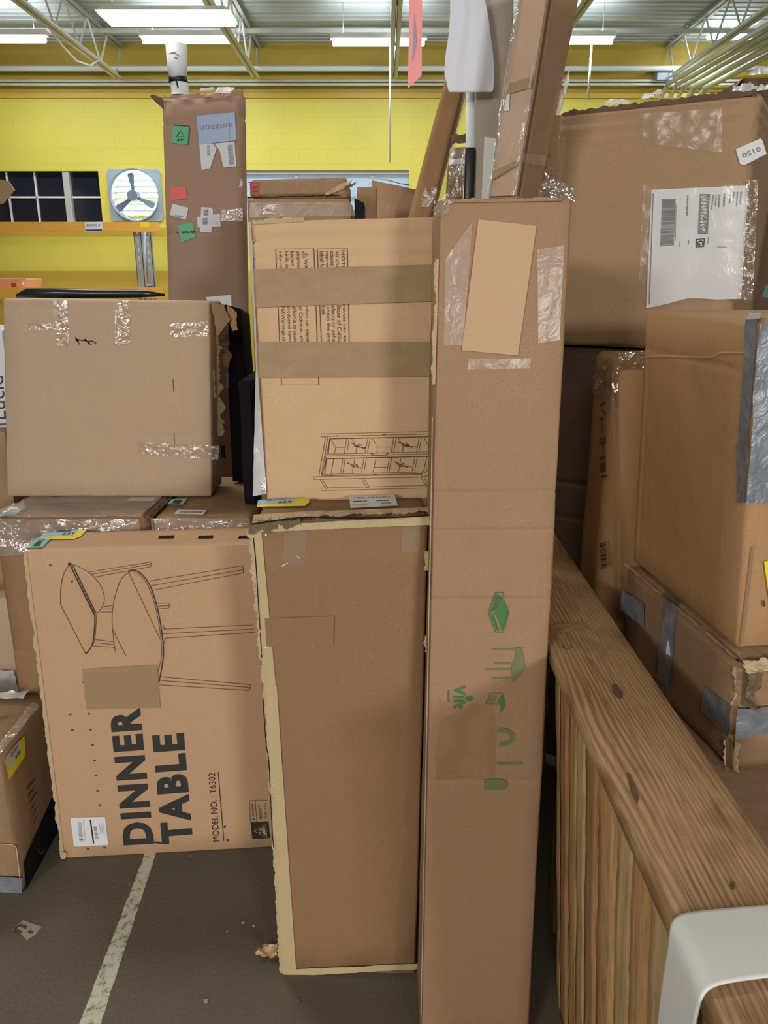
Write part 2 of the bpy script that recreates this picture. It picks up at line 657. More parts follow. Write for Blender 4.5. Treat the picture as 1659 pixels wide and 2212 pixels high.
def patch(name, q, mat, parent, nu=14, nv=14, amp=0.004, freq=14.0, n=None, seed=0, smooth=True, jag=0.0, label=None):
    """a crumpled sheet between four corner points (bl, br, tr, tl)"""
    q = [Vector(p) for p in q]
    if n is None:
        n = (q[1] - q[0]).cross(q[3] - q[0]).normalized()
        if n.dot(CAMP - q[0]) < 0:
            n = -n
    V, F = [], []
    for j in range(nv + 1):
        for i in range(nu + 1):
            u, v = i / nu, j / nv
            P = q[0] * (1 - u) * (1 - v) + q[1] * u * (1 - v) + q[2] * u * v + q[3] * (1 - u) * v
            d = noise.noise(P * freq + Vector((seed, seed * 2.3, 0))) + 0.5 * noise.noise(P * freq * 2.7 + Vector((0, seed, 0)))
            P = P + n * (amp * (0.9 + d))
            if jag and (i in (0, nu) or j in (0, nv)):
                P = P + (q[1] - q[0]).normalized() * random.uniform(-jag, jag) + (q[3] - q[0]).normalized() * random.uniform(-jag, jag)
            V.append(P)
    for j in range(nv):
        for i in range(nu):
            a = j * (nu + 1) + i
            F.append((a, a + 1, a + nu + 2, a + nu + 1))
    return obj(name, V, F, mat, parent, smooth, label)


def tape_px(name, face, pts4, mat, parent, off=0.0015, amp=0.0012, nu=16, nv=10, seed=0, freq=20, label=None):
    """pts4 as pixels bl, br, tr, tl"""
    return patch(name, [face.pt(x, y, off) for x, y in pts4], mat, parent, nu, nv, amp, freq, face.n, seed, label=label)


def ragged(name, p, q, out, w, mat, parent, n=30, jit=0.5, curl=0.4, nrm=None, seed=0, label=None):
    """a torn paper edge running p -> q, frayed towards out"""
    p, q, out = Vector(p), Vector(q), Vector(out).normalized()
    rnd = random.Random(seed + 11)
    t = (q - p).normalized()
    nrm = Vector(nrm).normalized() if nrm is not None else t.cross(out).normalized()
    V, F = [], []
    n = int(n * 2.5)
    ph = rnd.uniform(0, 50)
    L = (q - p).length
    for i in range(n + 1):
        s = i / n
        b = p + (q - p) * s
        x = s * L * 38 + ph
        n1 = noise.noise((x, ph, 0)) + 0.5 * noise.noise((x * 3.1, 0, ph)) + 0.25 * rnd.uniform(-1, 1)
        n2 = noise.noise((x * 0.8, 9.0, ph)) + 0.4 * noise.noise((x * 2.7, ph, 3.0))
        ww = w * max(0.15, 0.75 + jit * 1.1 * n1)
        V.append(b - out * w * 0.25)
        V.append(b + out * ww * 0.5 + nrm * w * curl * (0.25 + 0.7 * n2))
        V.append(b + out * ww + nrm * w * curl * (0.2 + 1.3 * n2 + 0.3 * n1))
    for i in range(n):
        a = i * 3
        F.append((a, a + 3, a + 4, a + 1))
        F.append((a + 1, a + 4, a + 5, a + 2))
    return obj(name, V, F, mat, parent, False, label)


def lines_px(name, face, polys, w, mat, parent, off=0.001, label=None):
    """thin printed strokes; polys are pixel polylines, w the stroke width in metres"""
    V, F = [], []
    for pl in polys:
        P = [face.pt(x, y, off) for x, y in pl]
        closed = len(P) > 2 and (P[0] - P[-1]).length < 1e-6
        L, R = [], []
        for i, p in enumerate(P):
            a = P[i - 1] if i > 0 else (P[-2] if closed else P[0])
            b = P[i + 1] if i < len(P) - 1 else (P[1] if closed else P[-1])
            t = (b - a)
            if t.length < 1e-9:
                t = Vector((1, 0, 0))
            s = face.n.cross(t.normalized()) * (w / 2)
            L.append(p + s)
            R.append(p - s)
        o = len(V)
        for l, r in zip(L, R):
            V += [l, r]
        for i in range(len(P) - 1):
            F.append((o + 2 * i, o + 2 * i + 1, o + 2 * i + 3, o + 2 * i + 2))
    return obj(name, V, F, mat, parent, False, label)


def curve_px(pts, n=6):
    """Catmull-Rom through pixel points"""
    out = []
    P = [pts[0]] + list(pts) + [pts[-1]]
    for i in range(1, len(P) - 2):
        p0, p1, p2, p3 = P[i - 1], P[i], P[i + 1], P[i + 2]
        for k in range(n):
            t = k / n
            out.append(tuple(0.5 * ((2 * p1[a]) + (-p0[a] + p2[a]) * t + (2 * p0[a] - 5 * p1[a] + 4 * p2[a] - p3[a]) * t * t + (-p0[a] + 3 * p1[a] - 3 * p2[a] + p3[a]) * t ** 3) for a in (0, 1)))
    out.append(pts[-1])
    return out


def zc(x0, y0, s, pts):
    return [(x0 + x / s, y0 + y / s) for x, y in pts]


def glyphs(s, bold=0.0):
    cu = bpy.data.curves.new('t', 'FONT')
    cu.body = s
    cu.size = 1.0
    cu.offset = bold
    cu.space_character = 1.0 + bold * 4.0
    cu.resolution_u = 3
    cu.fill_mode = 'FRONT'
    o = bpy.data.objects.new('t', cu)
    COL.objects.link(o)
    dg = bpy.context.evaluated_depsgraph_get()
    dg.update()
    me = bpy.data.meshes.new_from_object(o.evaluated_get(dg))
    V = [(v.co.x, v.co.y) for v in me.vertices]
    F = [tuple(p.vertices) for p in me.polygons]
    bpy.data.objects.remove(o)
    bpy.data.curves.remove(cu)
    bpy.data.meshes.remove(me)
    return V, F


def text_quad(name, s, q, mat, parent, bold=0.0, label=None):
    """lettering stretched over four 3D points: bottom-left, bottom-right, top-right, top-left of the text"""
    V, F = glyphs(s, bold)
    x0, x1 = min(v[0] for v in V), max(v[0] for v in V)
    y0, y1 = min(v[1] for v in V), max(v[1] for v in V)
    q = [Vector(p) for p in q]
    W = []
    for x, y in V:
        u, v = (x - x0) / (x1 - x0), (y - y0) / max(1e-6, y1 - y0)
        W.append(q[0] * (1 - u) * (1 - v) + q[1] * u * (1 - v) + q[2] * u * v + q[3] * (1 - u) * v)
    return obj(name, W, F, mat, parent, False, label)


def text_px(name, face, s, pts4, mat, parent, bold=0.0, off=0.001, label=None):
    return text_quad(name, s, [face.pt(x, y, off) for x, y in pts4], mat, parent, bold, label)


def bars_px(name, face, pts4, mat, parent, n=24, off=0.0022, seed=1, fill=0.5):
    """barcode; bars follow the bl->br direction"""
    rnd = random.Random(seed)
    q = [face.pt(x, y, off) for x, y in pts4]
    V, F = [], []
    u = 0.0
    while u < 1.0:
        w = rnd.choice((1, 1, 2, 3)) / (n * 3.0)
        g = rnd.choice((1, 1, 2)) / (n * 3.0) / fill * 0.5
        u2 = min(1.0, u + w)
        o = len(V)
        for a, b in ((u, 0), (u2, 0), (u2, 1), (u, 1)):
            V.append(q[0] * (1 - a) * (1 - b) + q[1] * a * (1 - b) + q[2] * a * b + q[3] * (1 - a) * b)
        F.append((o, o + 1, o + 2, o + 3))
        u = u2 + g
    return obj(name, V, F, mat, parent)


def textlines_px(name, face, pts4, mat, parent, rows=4, off=0.0022, seed=1, th=0.45):
    """unreadably small print, drawn as broken grey strokes"""
    rnd = random.Random(seed)
    q = [face.pt(x, y, off) for x, y in pts4]
    V, F = [], []
    for r in range(rows):
        v0 = (r + 0.2) / rows
        v1 = v0 + th / rows
        u = 0.0
        end = rnd.uniform(0.6, 1.0)
        while u < end:
            w = rnd.uniform(0.04, 0.13)
            u2 = min(end, u + w)
            o = len(V)
            for a, b in ((u, v0), (u2, v0), (u2, v1), (u, v1)):
                V.append(q[0] * (1 - a) * (1 - b) + q[1] * a * (1 - b) + q[2] * a * b + q[3] * (1 - a) * b)
            F.append((o, o + 1, o + 2, o + 3))
            u = u2 + 0.025
    return obj(name, V, F, mat, parent)

# ================================================================== SETTING
WY = 12.0       # far wall
CZ = 4.73       # ceiling deck
XL, XR, YB = -11.0, 11.0, -11.0


def pane_rect(x0, y0, x1, y1, Y):
    a = at_y(x0, (y0 + y1) / 2, Y)
    b = at_y(x1, (y0 + y1) / 2, Y)
    return a.x, b.x, at_y((x0 + x1) / 2, y1, Y).z, at_y((x0 + x1) / 2, y0, Y).z


struct(obj('floor', [(XL, YB, 0), (XR, YB, 0), (XR, WY, 0), (XL, WY, 0)], [(0, 1, 2, 3)], M['floor']))

W1 = (-6.6, at_y(217, 425, WY).x, 2.43, 3.11)
FANR = pane_rect(236, 366, 351, 478, WY)
W2 = (at_y(500, 420, WY).x, at_y(883, 420, WY).x, 2.45, 3.12)
FC = ((FANR[0] + FANR[1]) / 2, (FANR[2] + FANR[3]) / 2)
FR = 0.335
holes = [W1, (FC[0] - FR, FC[0] + FR, FC[1] - FR, FC[1] + FR), W2]


def wall_grid(name, xs, zs, y0, y1, mat, holes):
    parts = []
    for i in range(len(xs) - 1):
        for k in range(len(zs) - 1):
            cx, cz = (xs[i] + xs[i + 1]) / 2, (zs[k] + zs[k + 1]) / 2
            if any(h[0] < cx < h[1] and h[2] < cz < h[3] for h in holes):
                continue
            parts.append((axbox(xs[i], xs[i + 1], y0, y1, zs[k], zs[k + 1]), BOXF))
    v, f = merge(parts)
    return obj(name, v, f, mat)


TRZ = 4.10
xs = sorted(set([XL, XR] + [h[0] for h in holes] + [h[1] for h in holes]))
zs = sorted(set([1.75, TRZ] + [h[2] for h in holes] + [h[3] for h in holes]))
struct(wall_grid('wall_back', xs, zs, WY, WY + 0.2, M['yellow'], holes))
M['yellow_up'] = block_wall('deep yellow painted blocks', rgb(192, 162, 56))
struct(obj('trim_1', axbox(XL, XR, WY + 0.02, WY + 0.2, TRZ, 4.9), BOXF, M['yellow_up']))
struct(obj('trim_2', axbox(XL, XR, WY - 0.03, WY + 0.15, TRZ - 0.06, TRZ), BOXF, M['ochre']))
struct(obj('trim_3', axbox(XL, XR, WY, WY + 0.2, 0, 1.75), BOXF, M['ochre']))
struct(obj('wall_left', axbox(XL - 0.2, XL, YB, WY, 0, 4.9), BOXF, M['wall_grey']))
struct(obj('wall_right', axbox(XR, XR + 0.2, YB, WY, 0, 4.9), BOXF, M['wall_grey']))
struct(obj('wall_front', axbox(XL, XR, YB - 0.2, YB, 0, 4.9), BOXF, M['wall_grey']))

# ribbed steel roof deck, ribs along x
V, F = [], []
y = YB
prof = [(0.0, 0.0), (0.09, 0.0), (0.105, 0.04), (0.135, 0.04)]
while y < WY + 0.2:
    for dy, dz in prof:
        V += [(XL, y + dy, CZ + dz), (XR, y + dy, CZ + dz)]
    y += 0.15
for i in range(len(V) // 2 - 1):
    F.append((2 * i, 2 * i + 2, 2 * i + 3, 2 * i + 1))
struct(obj('ceiling', V, F, M['deck']))

# windows
V, F = merge([(axbox(W1[0], W1[1], WY + 0.10, WY + 0.115, W1[2], W1[3]), BOXF)])
w1 = struct(obj('window_1', V, F, M['pane_dark']))
mw = []
for px in (-70, 12, 72):
    a, b = at_y(px, 372, WY + 0.08), at_y(px + 16, 480, WY + 0.08)
    x = (a.x + b.x) / 2
    mw.append((axbox(x - 0.010, x + 0.010, WY + 0.07, WY + 0.10, W1[2], W1[3]), BOXF))
mw.append((axbox(W1[0], W1[1], WY + 0.07, WY + 0.10, 2.758, 2.782), BOXF))
v, f = merge(mw)
obj('muntin', v, f, M['white_steel'], w1)
x = at_y(148, 425, WY + 0.05).x
obj('mullion', axbox(x - 0.045, x + 0.045, WY + 0.02, WY + 0.10, W1[2], W1[3]), BOXF, M['grey_steel'], w1)
v, f = merge([(axbox(W2[0], W2[1], WY + 0.10, WY + 0.112, W2[2], W2[3]), BOXF)])
w2 = struct(obj('window_2', v, f, M['pane_light']))
mw = []
for px in (640, 805):
    x = at_y(px, 420, WY).x
    mw.append((axbox(x - 0.02, x + 0.02, WY + 0.06, WY + 0.10, W2[2], W2[3]), BOXF))
mw.append((axbox(W2[0], W2[1], WY + 0.04, WY + 0.10, W2[3] - 0.05, W2[3]), BOXF))
mw.append((axbox(W2[0], W2[1], WY + 0.06, WY + 0.10, 2.76, 2.79), BOXF))
v, f = merge(mw)
obj('window_frame', v, f, M['grey_steel'], w2)
# the daylight-lit trees outside the fan opening
bush = thing('leafy_bush', 'sunlit green bush outside, seen between the louvres of the wall fan', 'bush', (FC[0] - 0.4, 15.5, 0))
rnd = random.Random(3)
V, F = [], []
for i in range(900):
    c = Vector((FC[0] - 0.8 + rnd.gauss(0, 0.8), 15.5 + rnd.gauss(0, 0.4), 2.55 + rnd.gauss(0, 0.36)))
    a = Vector((rnd.uniform(-1, 1), rnd.uniform(-1, 1), rnd.uniform(-1, 1))).normalized() * 0.07
    b = a.orthogonal().normalized() * 0.04
    o = len(V)
    V += [c - a, c + b, c + a, c - b]
    F.append((o, o + 1, o + 2, o + 3))
obj('foliage', V, F, M['leaf'], bush)
v, f = tube_mesh([(FC[0] - 0.4, 15.5, 0), (FC[0] - 0.45, 15.5, 2.4)], [0.06, 0.03], 8)
obj('stem', v, f, M['kraft_dark'], bush)

# wall fan
fan = thing('wall_fan', 'grey square exhaust fan in the yellow wall beside the dark window', 'fan', (FC[0], WY, FANR[2]))
seg = 48
V, F = [], []
hw, hh = (FANR[1] - FANR[0]) / 2, (FANR[3] - FANR[2]) / 2
for y in (WY - 0.03, WY):
    for k in range(seg):
        a = 2 * pi * k / seg
        dx, dz = cos(a), sin(a)
        s = 1 / max(abs(dx) / hw, abs(dz) / hh)
        V.append((FC[0] + dx * s, y, FC[1] + dz * s))
        V.append((FC[0] + dx * FR, y, FC[1] + dz * FR))
for k in range(seg):
    j = (k + 1) % seg
    F.append((2 * k, 2 * j, 2 * j + 1, 2 * k + 1))
    o = 2 * seg
    F.append((2 * k, o + 2 * k, o + 2 * j, 2 * j))
    F.append((2 * k + 1, 2 * j + 1, o + 2 * j + 1, o + 2 * k + 1))
obj('panel', V, F, M['galv'], fan)
V, F = [], []
for y, r in ((WY - 0.09, FR + 0.02), (WY + 0.05, FR), (WY + 0.05, FR - 0.012), (WY - 0.09, FR + 0.005)):
    for k in range(seg):
        a = 2 * pi * k / seg
        V.append((FC[0] + r * cos(a), y, FC[1] + r * sin(a)))
for i in range(4):
    for k in range(seg):
        j = (k + 1) % seg
        n_ = (i + 1) % 4
        F.append((i * seg + k, i * seg + j, n_ * seg + j, n_ * seg + k))
obj('shroud_ring', V, F, M['galv'], fan, True)
v, f = tube_mesh([(FC[0] - 0.02, WY - 0.12, FC[1] - 0.01), (FC[0] - 0.02, WY + 0.05, FC[1] - 0.01)], 0.075, 20)
obj('motor', v, f, M['fan_dark'], fan)
for k, ang in enumerate((95, 215, 335)):
    a = radians(ang)
    u = Vector((cos(a), 0, sin(a)))
    w = Vector((-sin(a), 0.35, cos(a)))
    c0 = Vector((FC[0] - 0.02, WY - 0.02, FC[1] - 0.01))
    V = []
    for s, wd in ((0.05, 0.022), (0.16, 0.030), (0.27, 0.050), (0.31, 0.035)):
        for side in (-1, 1):
            for th in (-0.002, 0.002):
                V.append(c0 + u * s + w * wd * side + Vector((0, th, 0)))
    F = []
    for i in range(3):
        o = i * 4
        F += [(o, o + 4, o + 6, o + 2), (o + 1, o + 3, o + 7, o + 5), (o, o + 1, o + 5, o + 4), (o + 2, o + 6, o + 7, o + 3)]
    F += [(0, 2, 3, 1), (12, 13, 15, 14)]
    obj('blade', V, F, M['fan_dark'], fan)
for k in range(8):
    z = FC[1] - FR + 0.06 + k * 0.082
    V = axbox(FC[0] - FR, FC[0] + FR, WY + 0.10, WY + 0.16, z, z + 0.006)
    V = [Vector(p) + Vector((0, 0, -0.035 if p[1] > WY + 0.13 else 0)) for p in V]
    obj('louvre', V, BOXF, M['galv'], fan)

# open web roof joists running away from the camera
JX = [-5.47, -3.6, -1.73, 0.13, 2.0, 3.9, 5.77]
JN = ['far left roof joist, its end above the dark window', 'roof joist ending on the wall above the dark window, a cable loop on it',
      'roof joist passing the right end of the warm bright lamp', 'roof joist behind the pink hanging streamer',
      'roof joist hidden behind the tall leaning cartons', 'roof joist ending at the small grey wall box',
      'rightmost roof joist, above the bundle of conduits']


def chord_parts(x, z, h, y0, y1):
    return [(axbox(x - 0.055, x - 0.008, y0, y1, z, z + 0.008), BOXF), (axbox(x + 0.008, x + 0.055, y0, y1, z, z + 0.008), BOXF),
            (axbox(x - 0.012, x - 0.006, y0, y1, z, z + h), BOXF), (axbox(x + 0.006, x + 0.012, y0, y1, z, z + h), BOXF)]


for x, lab in zip(JX, JN):
    j = thing('roof_joist', lab, 'roof joist', (x, 7, 4.25), 'open web steel roof joists')
    v, f = merge(chord_parts(x, 4.24, 0.06, 2.0, WY - 0.25))
    obj('bottom_chord', v, f, M['white_steel'], j)
    v, f = merge(chord_parts(x, 4.665, 0.06, 2.0, WY))
    obj('top_chord', v, f, M['grey_steel'], j)
    pts = []
    y = 2.1
    up = True
    while y < WY - 0.2:
        pts.append((x, y, 4.68 if up else 4.27))
        up = not up
        y += 0.36
    v, f = tube_mesh(pts, 0.013, 6)
    obj('web', v, f, M['white_steel'], j)
    v, f = tube_mesh([(x, WY - 0.3, 4.26), (x, WY - 0.02, 4.68)], 0.012, 6)
    obj('end_strut', v, f, M['grey_steel'], j)

# bridging angle and pipes across the joists
tag(obj('bridging_bar', axbox(-8, 8, 10.9, 10.95, 4.55, 4.60), BOXF, M['grey_steel']), 'grey steel bridging bar crossing the roof joists high up', 'steel bar')
for z, r, y, lab, mt in ((4.36, 0.035, WY - 0.22, 'thick white pipe along the top of the yellow wall', M['white_steel']),
                         (4.235, 0.018, WY - 0.12, 'upper of two thin pipes below the thick white wall pipe', M['conduit']),
                         (4.19, 0.016, WY - 0.12, 'lowest thin pipe along the top of the yellow wall', M['white_steel'])):
    v, f = tube_mesh([(-10.5, y, z), (10.5, y, z)], r, 10)
    tag(obj('wall_pipe', v, f, mt, None, True), lab, 'pipe')

# bundle of conduits coming down the wall at the right
CN = ['leftmost conduit of the bundle bending down the yellow wall', 'second conduit from the left in the wall bundle',
      'middle conduit of the wall bundle', 'fourth, thicker conduit of the wall bundle', 'rightmost thick conduit of the wall bundle']
for i, (x, r) in enumerate(((3.80, 0.03), (3.92, 0.028), (4.03, 0.028), (4.17, 0.042), (4.32, 0.042))):
    z = 4.15 - 0.01 * i
    y0 = WY - 0.08
    pts = [(x, y0, 2.0), (x, y0, z - 0.22)]
    for k in range(1, 6):
        a = k / 6 * pi / 2
        pts.append((x + 0.01 * k, y0 - 0.22 + 0.22 * cos(a), z - 0.22 + 0.22 * sin(a)))
    pts += [(x + 0.02, y0 - 0.22, z), (x + 0.35, y0 - 5.5, z)]
    v, f = tube_mesh(pts, r, 10)
    tag(obj('conduit', v, f, M['conduit'], None, True), CN[i], 'conduit', 'conduits bending down the wall')
p = at_y(1436, 160, WY - 0.1)
tag(obj('junction_box', axbox(p.x - 0.13, p.x + 0.10, WY - 0.2, WY - 0.02, 4.23, 4.40), BOXF, M['galv']), 'small grey electrical box at the end of a roof joist', 'electrical box')
# cable loop on the left joist
v, f = tube_mesh([(-3.72, 8.2, 4.45), (-3.72, 9.6, 4.36), (-3.70, 10.1, 4.2), (-3.66, 10.4, 4.12), (-3.6, 10.7, 4.14), (-3.55, 10.9, 4.26)], 0.012, 8)
tag(obj('cable', v, f, M['white_steel'], None, True), 'white cable sagging under the roof joist at upper left', 'cable')


# ------------------------------------------------------------------ lamps
def area(parent, loc, sx, sy, power, col, rot=(0, 0, 0), spread=pi):
    ld = bpy.data.lights.new('lamp light', 'AREA')
    ld.shape = 'RECTANGLE'
    ld.size, ld.size_y = sx, sy
    ld.energy = power
    ld.color = col
    ld.spread = spread
    o = bpy.data.objects.new('lamp_light', ld)
    COL.objects.link(o)
    o.parent = parent
    o.location = Vector(loc) - root_of(parent)
    o.rotation_euler = rot
    return o


def strip(x0, x1, y, z, label, power=P_STRIP, n=1):
    t = thing('fluorescent_lamp', label, 'lamp', ((x0 + x1) / 2, y, z), 'fluorescent strip lamps')
    obj('housing', axbox(x0, x1, y - 0.05, y + 0.05, z + 0.03, z + 0.09), BOXF, M['lamp_body'], t)
    v, f = tube_mesh([(x0 + 0.03, y, z), (x1 - 0.03, y, z)], 0.042, 12)
    obj('tube', v, f, M['tube_cool'], t, True)
    for x in (x0 + 0.15, x1 - 0.15):
        v, f = tube_mesh([(x, y, z + 0.09), (x, y, CZ)], 0.004, 6)
        obj('hanger', v, f, M['grey_steel'], t)
    area(t, ((x0 + x1) / 2, y, z - 0.05), x1 - x0, 0.06, power, COOL)
    area(t, ((x0 + x1) / 2, y, z + 0.10), x1 - x0, 0.08, P_UP * (x1 - x0) / 1.3, COOL, (pi, 0, 0))
    return t


def at_lamp(px0, px1, py, Y):
    a, b = at_y(px0, py, Y), at_y(px1, py, Y)
    return a.x, b.x, Y, a.z


strip(*at_lamp(-110, 103, 84, 10.4), 'leftmost fluorescent strip, cut by the left picture edge')
strip(*at_lamp(303, 511, 86, 10.4), 'fluorescent strip below the warm bright lamp')
strip(*at_lamp(714, 922, 91, 10.4), 'fluorescent strip crossed by the pink hanging streamer')
strip(*at_lamp(1120, 1328, 87, 10.4), 'fluorescent strip right of the leaning cartons, a pull cord below it')
strip(*at_lamp(1524, 1574, 77, 11.2), 'short bright lamp above the conduits, left of a pair', 8)
strip(*at_lamp(1577, 1627, 77, 11.2), 'short bright lamp above the conduits, right of a pair', 8)
for px, lab, y1 in ((843, 'white pull cord hanging in front of the yellow wall, left of the pink streamer', 350), (1278, 'thin pull cord below the right fluorescent strip', 216)):
    a = at_y(px, 96, 10.4)
    b = at_y(px, y1, 10.4)
    v, f = tube_mesh([(a.x, 10.4, a.z), (a.x, 10.4, b.z)], [0.009, 0.012], 6)
    tag(obj('pull_cord', v, f, M['white_steel'], None, True), lab, 'cord')


def high_bay(x0, x1, y0, y1, z, label, power, col=WARM, tilt=None, group='high bay lamps'):
    t = thing('high_bay_lamp', label, 'lamp', ((x0 + x1) / 2, (y0 + y1) / 2, z), group)
    c = axbox(x0, x1, y0, y1, z, z + 0.05)
    c = [Vector(p) for p in c]
    for i in (2, 3, 6, 7):
        c[i] = Vector((c[i].x * 0.9 + (x0 + x1) / 2 * 0.1, c[i].y * 0.7 + (y0 + y1) / 2 * 0.3, c[i].z))
    bare('reflector', c, M['lamp_body'], t)
    obj('lens', axbox(x0 + 0.02, x1 - 0.02, y0 + 0.02, y1 - 0.02, z - 0.02, z), BOXF, M['lens_warm'], t)
    for x in (x0 + 0.1, x1 - 0.1):
        v, f = tube_mesh([(x, (y0 + y1) / 2, z + 0.05), (x, (y0 + y1) / 2, CZ)], 0.004, 6)
        obj('hanger', v, f, M['grey_steel'], t)
    area(t, ((x0 + x1) / 2, (y0 + y1) / 2, z - 0.05), x1 - x0, y1 - y0, power, col, tilt or (0, 0, 0))
    area(t, ((x0 + x1) / 2, (y0 + y1) / 2, z + 0.12), x1 - x0, y1 - y0, P_UP, col, (pi, 0, 0))
    return t


a, b = at_y(203, 20, 7.8), at_y(497, 20, 7.8)
high_bay(a.x, b.x, 7.8, 8.22, 3.89, 'large warm glowing lamp at the upper left', P_BAY)
high_bay(-4.3, -2.9, -6.2, -5.5, 3.1, 'warm lamp hanging behind the photographer on the left', P_LEFT, WARM, (radians(68), 0, radians(-28)))
high_bay(2.9, 4.3, -9.3, -8.6, 2.7, 'unseen warm lamp set low far behind the photographer on the right to shape the shadows', P_RIGHT, WARM, (radians(76), 0, radians(18)))
high_bay(-1.3, 0.1, -4.3, -3.7, 4.1, 'unseen fill lamp added a few steps behind the photographer', P_NEAR, WARM, (radians(40), 0, 0))
high_bay(-2.2, -0.8, 2.9, 3.5, 4.1, 'warm lamp hanging overhead on the left beyond the picture top', P_MID, WARM)
high_bay(1.6, 3.0, 4.2, 4.8, 4.1, 'warm fill lamp added overhead on the right beyond the picture top', P_MID, WARM)  # added out of view to throw more light on the ceiling

# ------------------------------------------------------------------ painted line on the floor, small litter
a0, a1 = at_z(310, 1852, 0.001), at_z(336, 1846, 0.001)
b0, b1 = at_z(166, 2225, 0.001), at_z(213, 2225, 0.001)
d0, d1 = (a0 - b0), (a1 - b1)
V, F = [], []
NL = 60
for i in range(NL + 1):
    t = -0.15 + 1.8 * i / NL
    w = 0.0012
    V += [b0 + d0 * t + Vector((random.uniform(-w, w), 0, 0)), b1 + d1 * t + Vector((random.uniform(-w, w), 0, 0))]
for i in range(NL):
    F.append((2 * i, 2 * i + 1, 2 * i + 3, 2 * i + 2))
struct(obj('trim_4', V, F, M['line_paint']))

FLOOR = Face((0, 0, 0), (1, 0, 0), (0, 1, 0))
t = thing('floor_sticker', 'scuffed grey sticker lying flat on the concrete at lower left', 'sticker', at_z(60, 2010, 0))
decal('sheet', FLOOR, [(26, 2009), (50, 1988), (91, 2003), (74, 2022), (58, 2031), (44, 2017)], M['dust'], t, 0.001)
lines_px('print', FLOOR, [[(31, 2008), (43, 1999), (58, 2005)], [(31, 2009), (46, 2015)], [(62, 2012), (70, 2016)]], 0.008, M['ink_brown'], t, 0.0016)

t = thing('cardboard_scrap', 'torn brown cardboard scrap on the floor beside the brown carton', 'scrap', at_z(580, 2064, 0))
q = [at_z(x, y, 0.004) for x, y in ((556, 2069), (598, 2074), (602, 2050), (572, 2046))]
patch('scrap', q, M['kraft_light'], t, 10, 8, 0.012, 40, Vector((0, 0, 1)), 3, False, 0.006)
for i, (px, py, s, lab) in enumerate([(445, 2163, 0.011, 'small white paper crumb on the floor right of the white line'), (525, 1993, 0.008, 'tiny pale crumb on the floor, left of a pair'),
                                      (548, 2001, 0.008, 'tiny pale crumb on the floor near the brown carton'), (491, 2012, 0.005, 'speck of white litter in the middle of the floor'),
                                      (410, 1849, 0.005, 'tiny white speck close under the table carton'), (645, 2162, 0.010, 'dark crumb on the floor in front of the brown carton')]):
    c = at_z(px, py, 0.0)
    V = []
    for k in range(8):
        V.append(c + Vector(((-1 if k & 1 else 1) * s * 0.5 * random.uniform(0.6, 1.1), (-1 if k & 2 else 1) * s * 0.5 * random.uniform(0.5, 0.9), (0.0 if not k & 4 else s * 0.5 * random.uniform(0.4, 0.8)))))
    tag(obj('litter_crumb', V, [(0, 1, 3, 2), (4, 6, 7, 5), (0, 4, 5, 1), (2, 3, 7, 6), (0, 2, 6, 4), (1, 5, 7, 3)], M['dust'] if i < 5 else M['kraft_dark']), lab, 'litter', 'bits of litter on the floor')

# ================================================================== DINNER TABLE CARTON
FBL = at_z(133, 1856, 0.0)
FBRp = at_z(585, 1831, 0.0)
dirx = (FBRp - FBL).normalized()
FBR = FBL + dirx * 0.82
fp = Face(FBL, FBR, FBL + Vector((0, 0, 1)))
FTL = fp.pt(50, 1190)
FTR = Vector((FBR.x, FBR.y, FTL.z + 0.004))
back = dirx.cross(Vector((0, 0, 1))) * -1
back = Vector((-dirx.y, dirx.x, 0)) * 0.15
cc = quadbox(FBL, FBR, FTL, FTR, back)
dt = carton('table_carton', 'tan carton printed DINNER TABLE with a line drawing of round tables', 'box', cc, M['kraft_table'], seed=2, amp=0.0012, creases=[(0, 0.045, 0.002, 0.006)])
ink = M['ink']
text_px('printed_title', fp, 'DINNER', [(333, 1822), (302, 1528), (236, 1533), (267, 1826)], ink, dt, 0.046)
text_px('printed_title', fp, 'TABLE', [(417, 1818), (397, 1583), (328, 1588), (350, 1824)], ink, dt, 0.046)
text_px('printed_model_line', fp, 'MODEL NO. : T6302', [(474, 1817), (464.5, 1669), (450, 1670), (460, 1818)], ink, dt, 0.0)
lines_px('printed_underline', fp, [[(471.5, 1668), (483.5, 1816)]], 0.0024, ink, dt)
Z = lambda pts: zc(0, 1060, 2.9625, pts)
thin, thick = [], []
thin.append(curve_px(Z([(447, 470), (405, 540), (388, 640), (388, 730)])))
thin.append(Z([(388, 730), (548, 1042)]))
thick.append(curve_px(Z([(548, 1044), (590, 985), (605, 880), (607, 792)])))
thin.append(curve_px(Z([(556, 1040), (600, 970), (613, 880), (616, 795)])))
thick.append(Z([(607, 792), (447, 470)]))
thick.append(Z([(613, 782), (464, 474)]))
thin.append(Z([(600, 792), (452, 486)]))
thin.append(curve_px(Z([(464, 468), (565, 520), (640, 600), (668, 680), (655, 740), (616, 790)])))
thick.append(curve_px(Z([(435, 468), (447, 462), (457, 470), (447, 478), (436, 470)])))
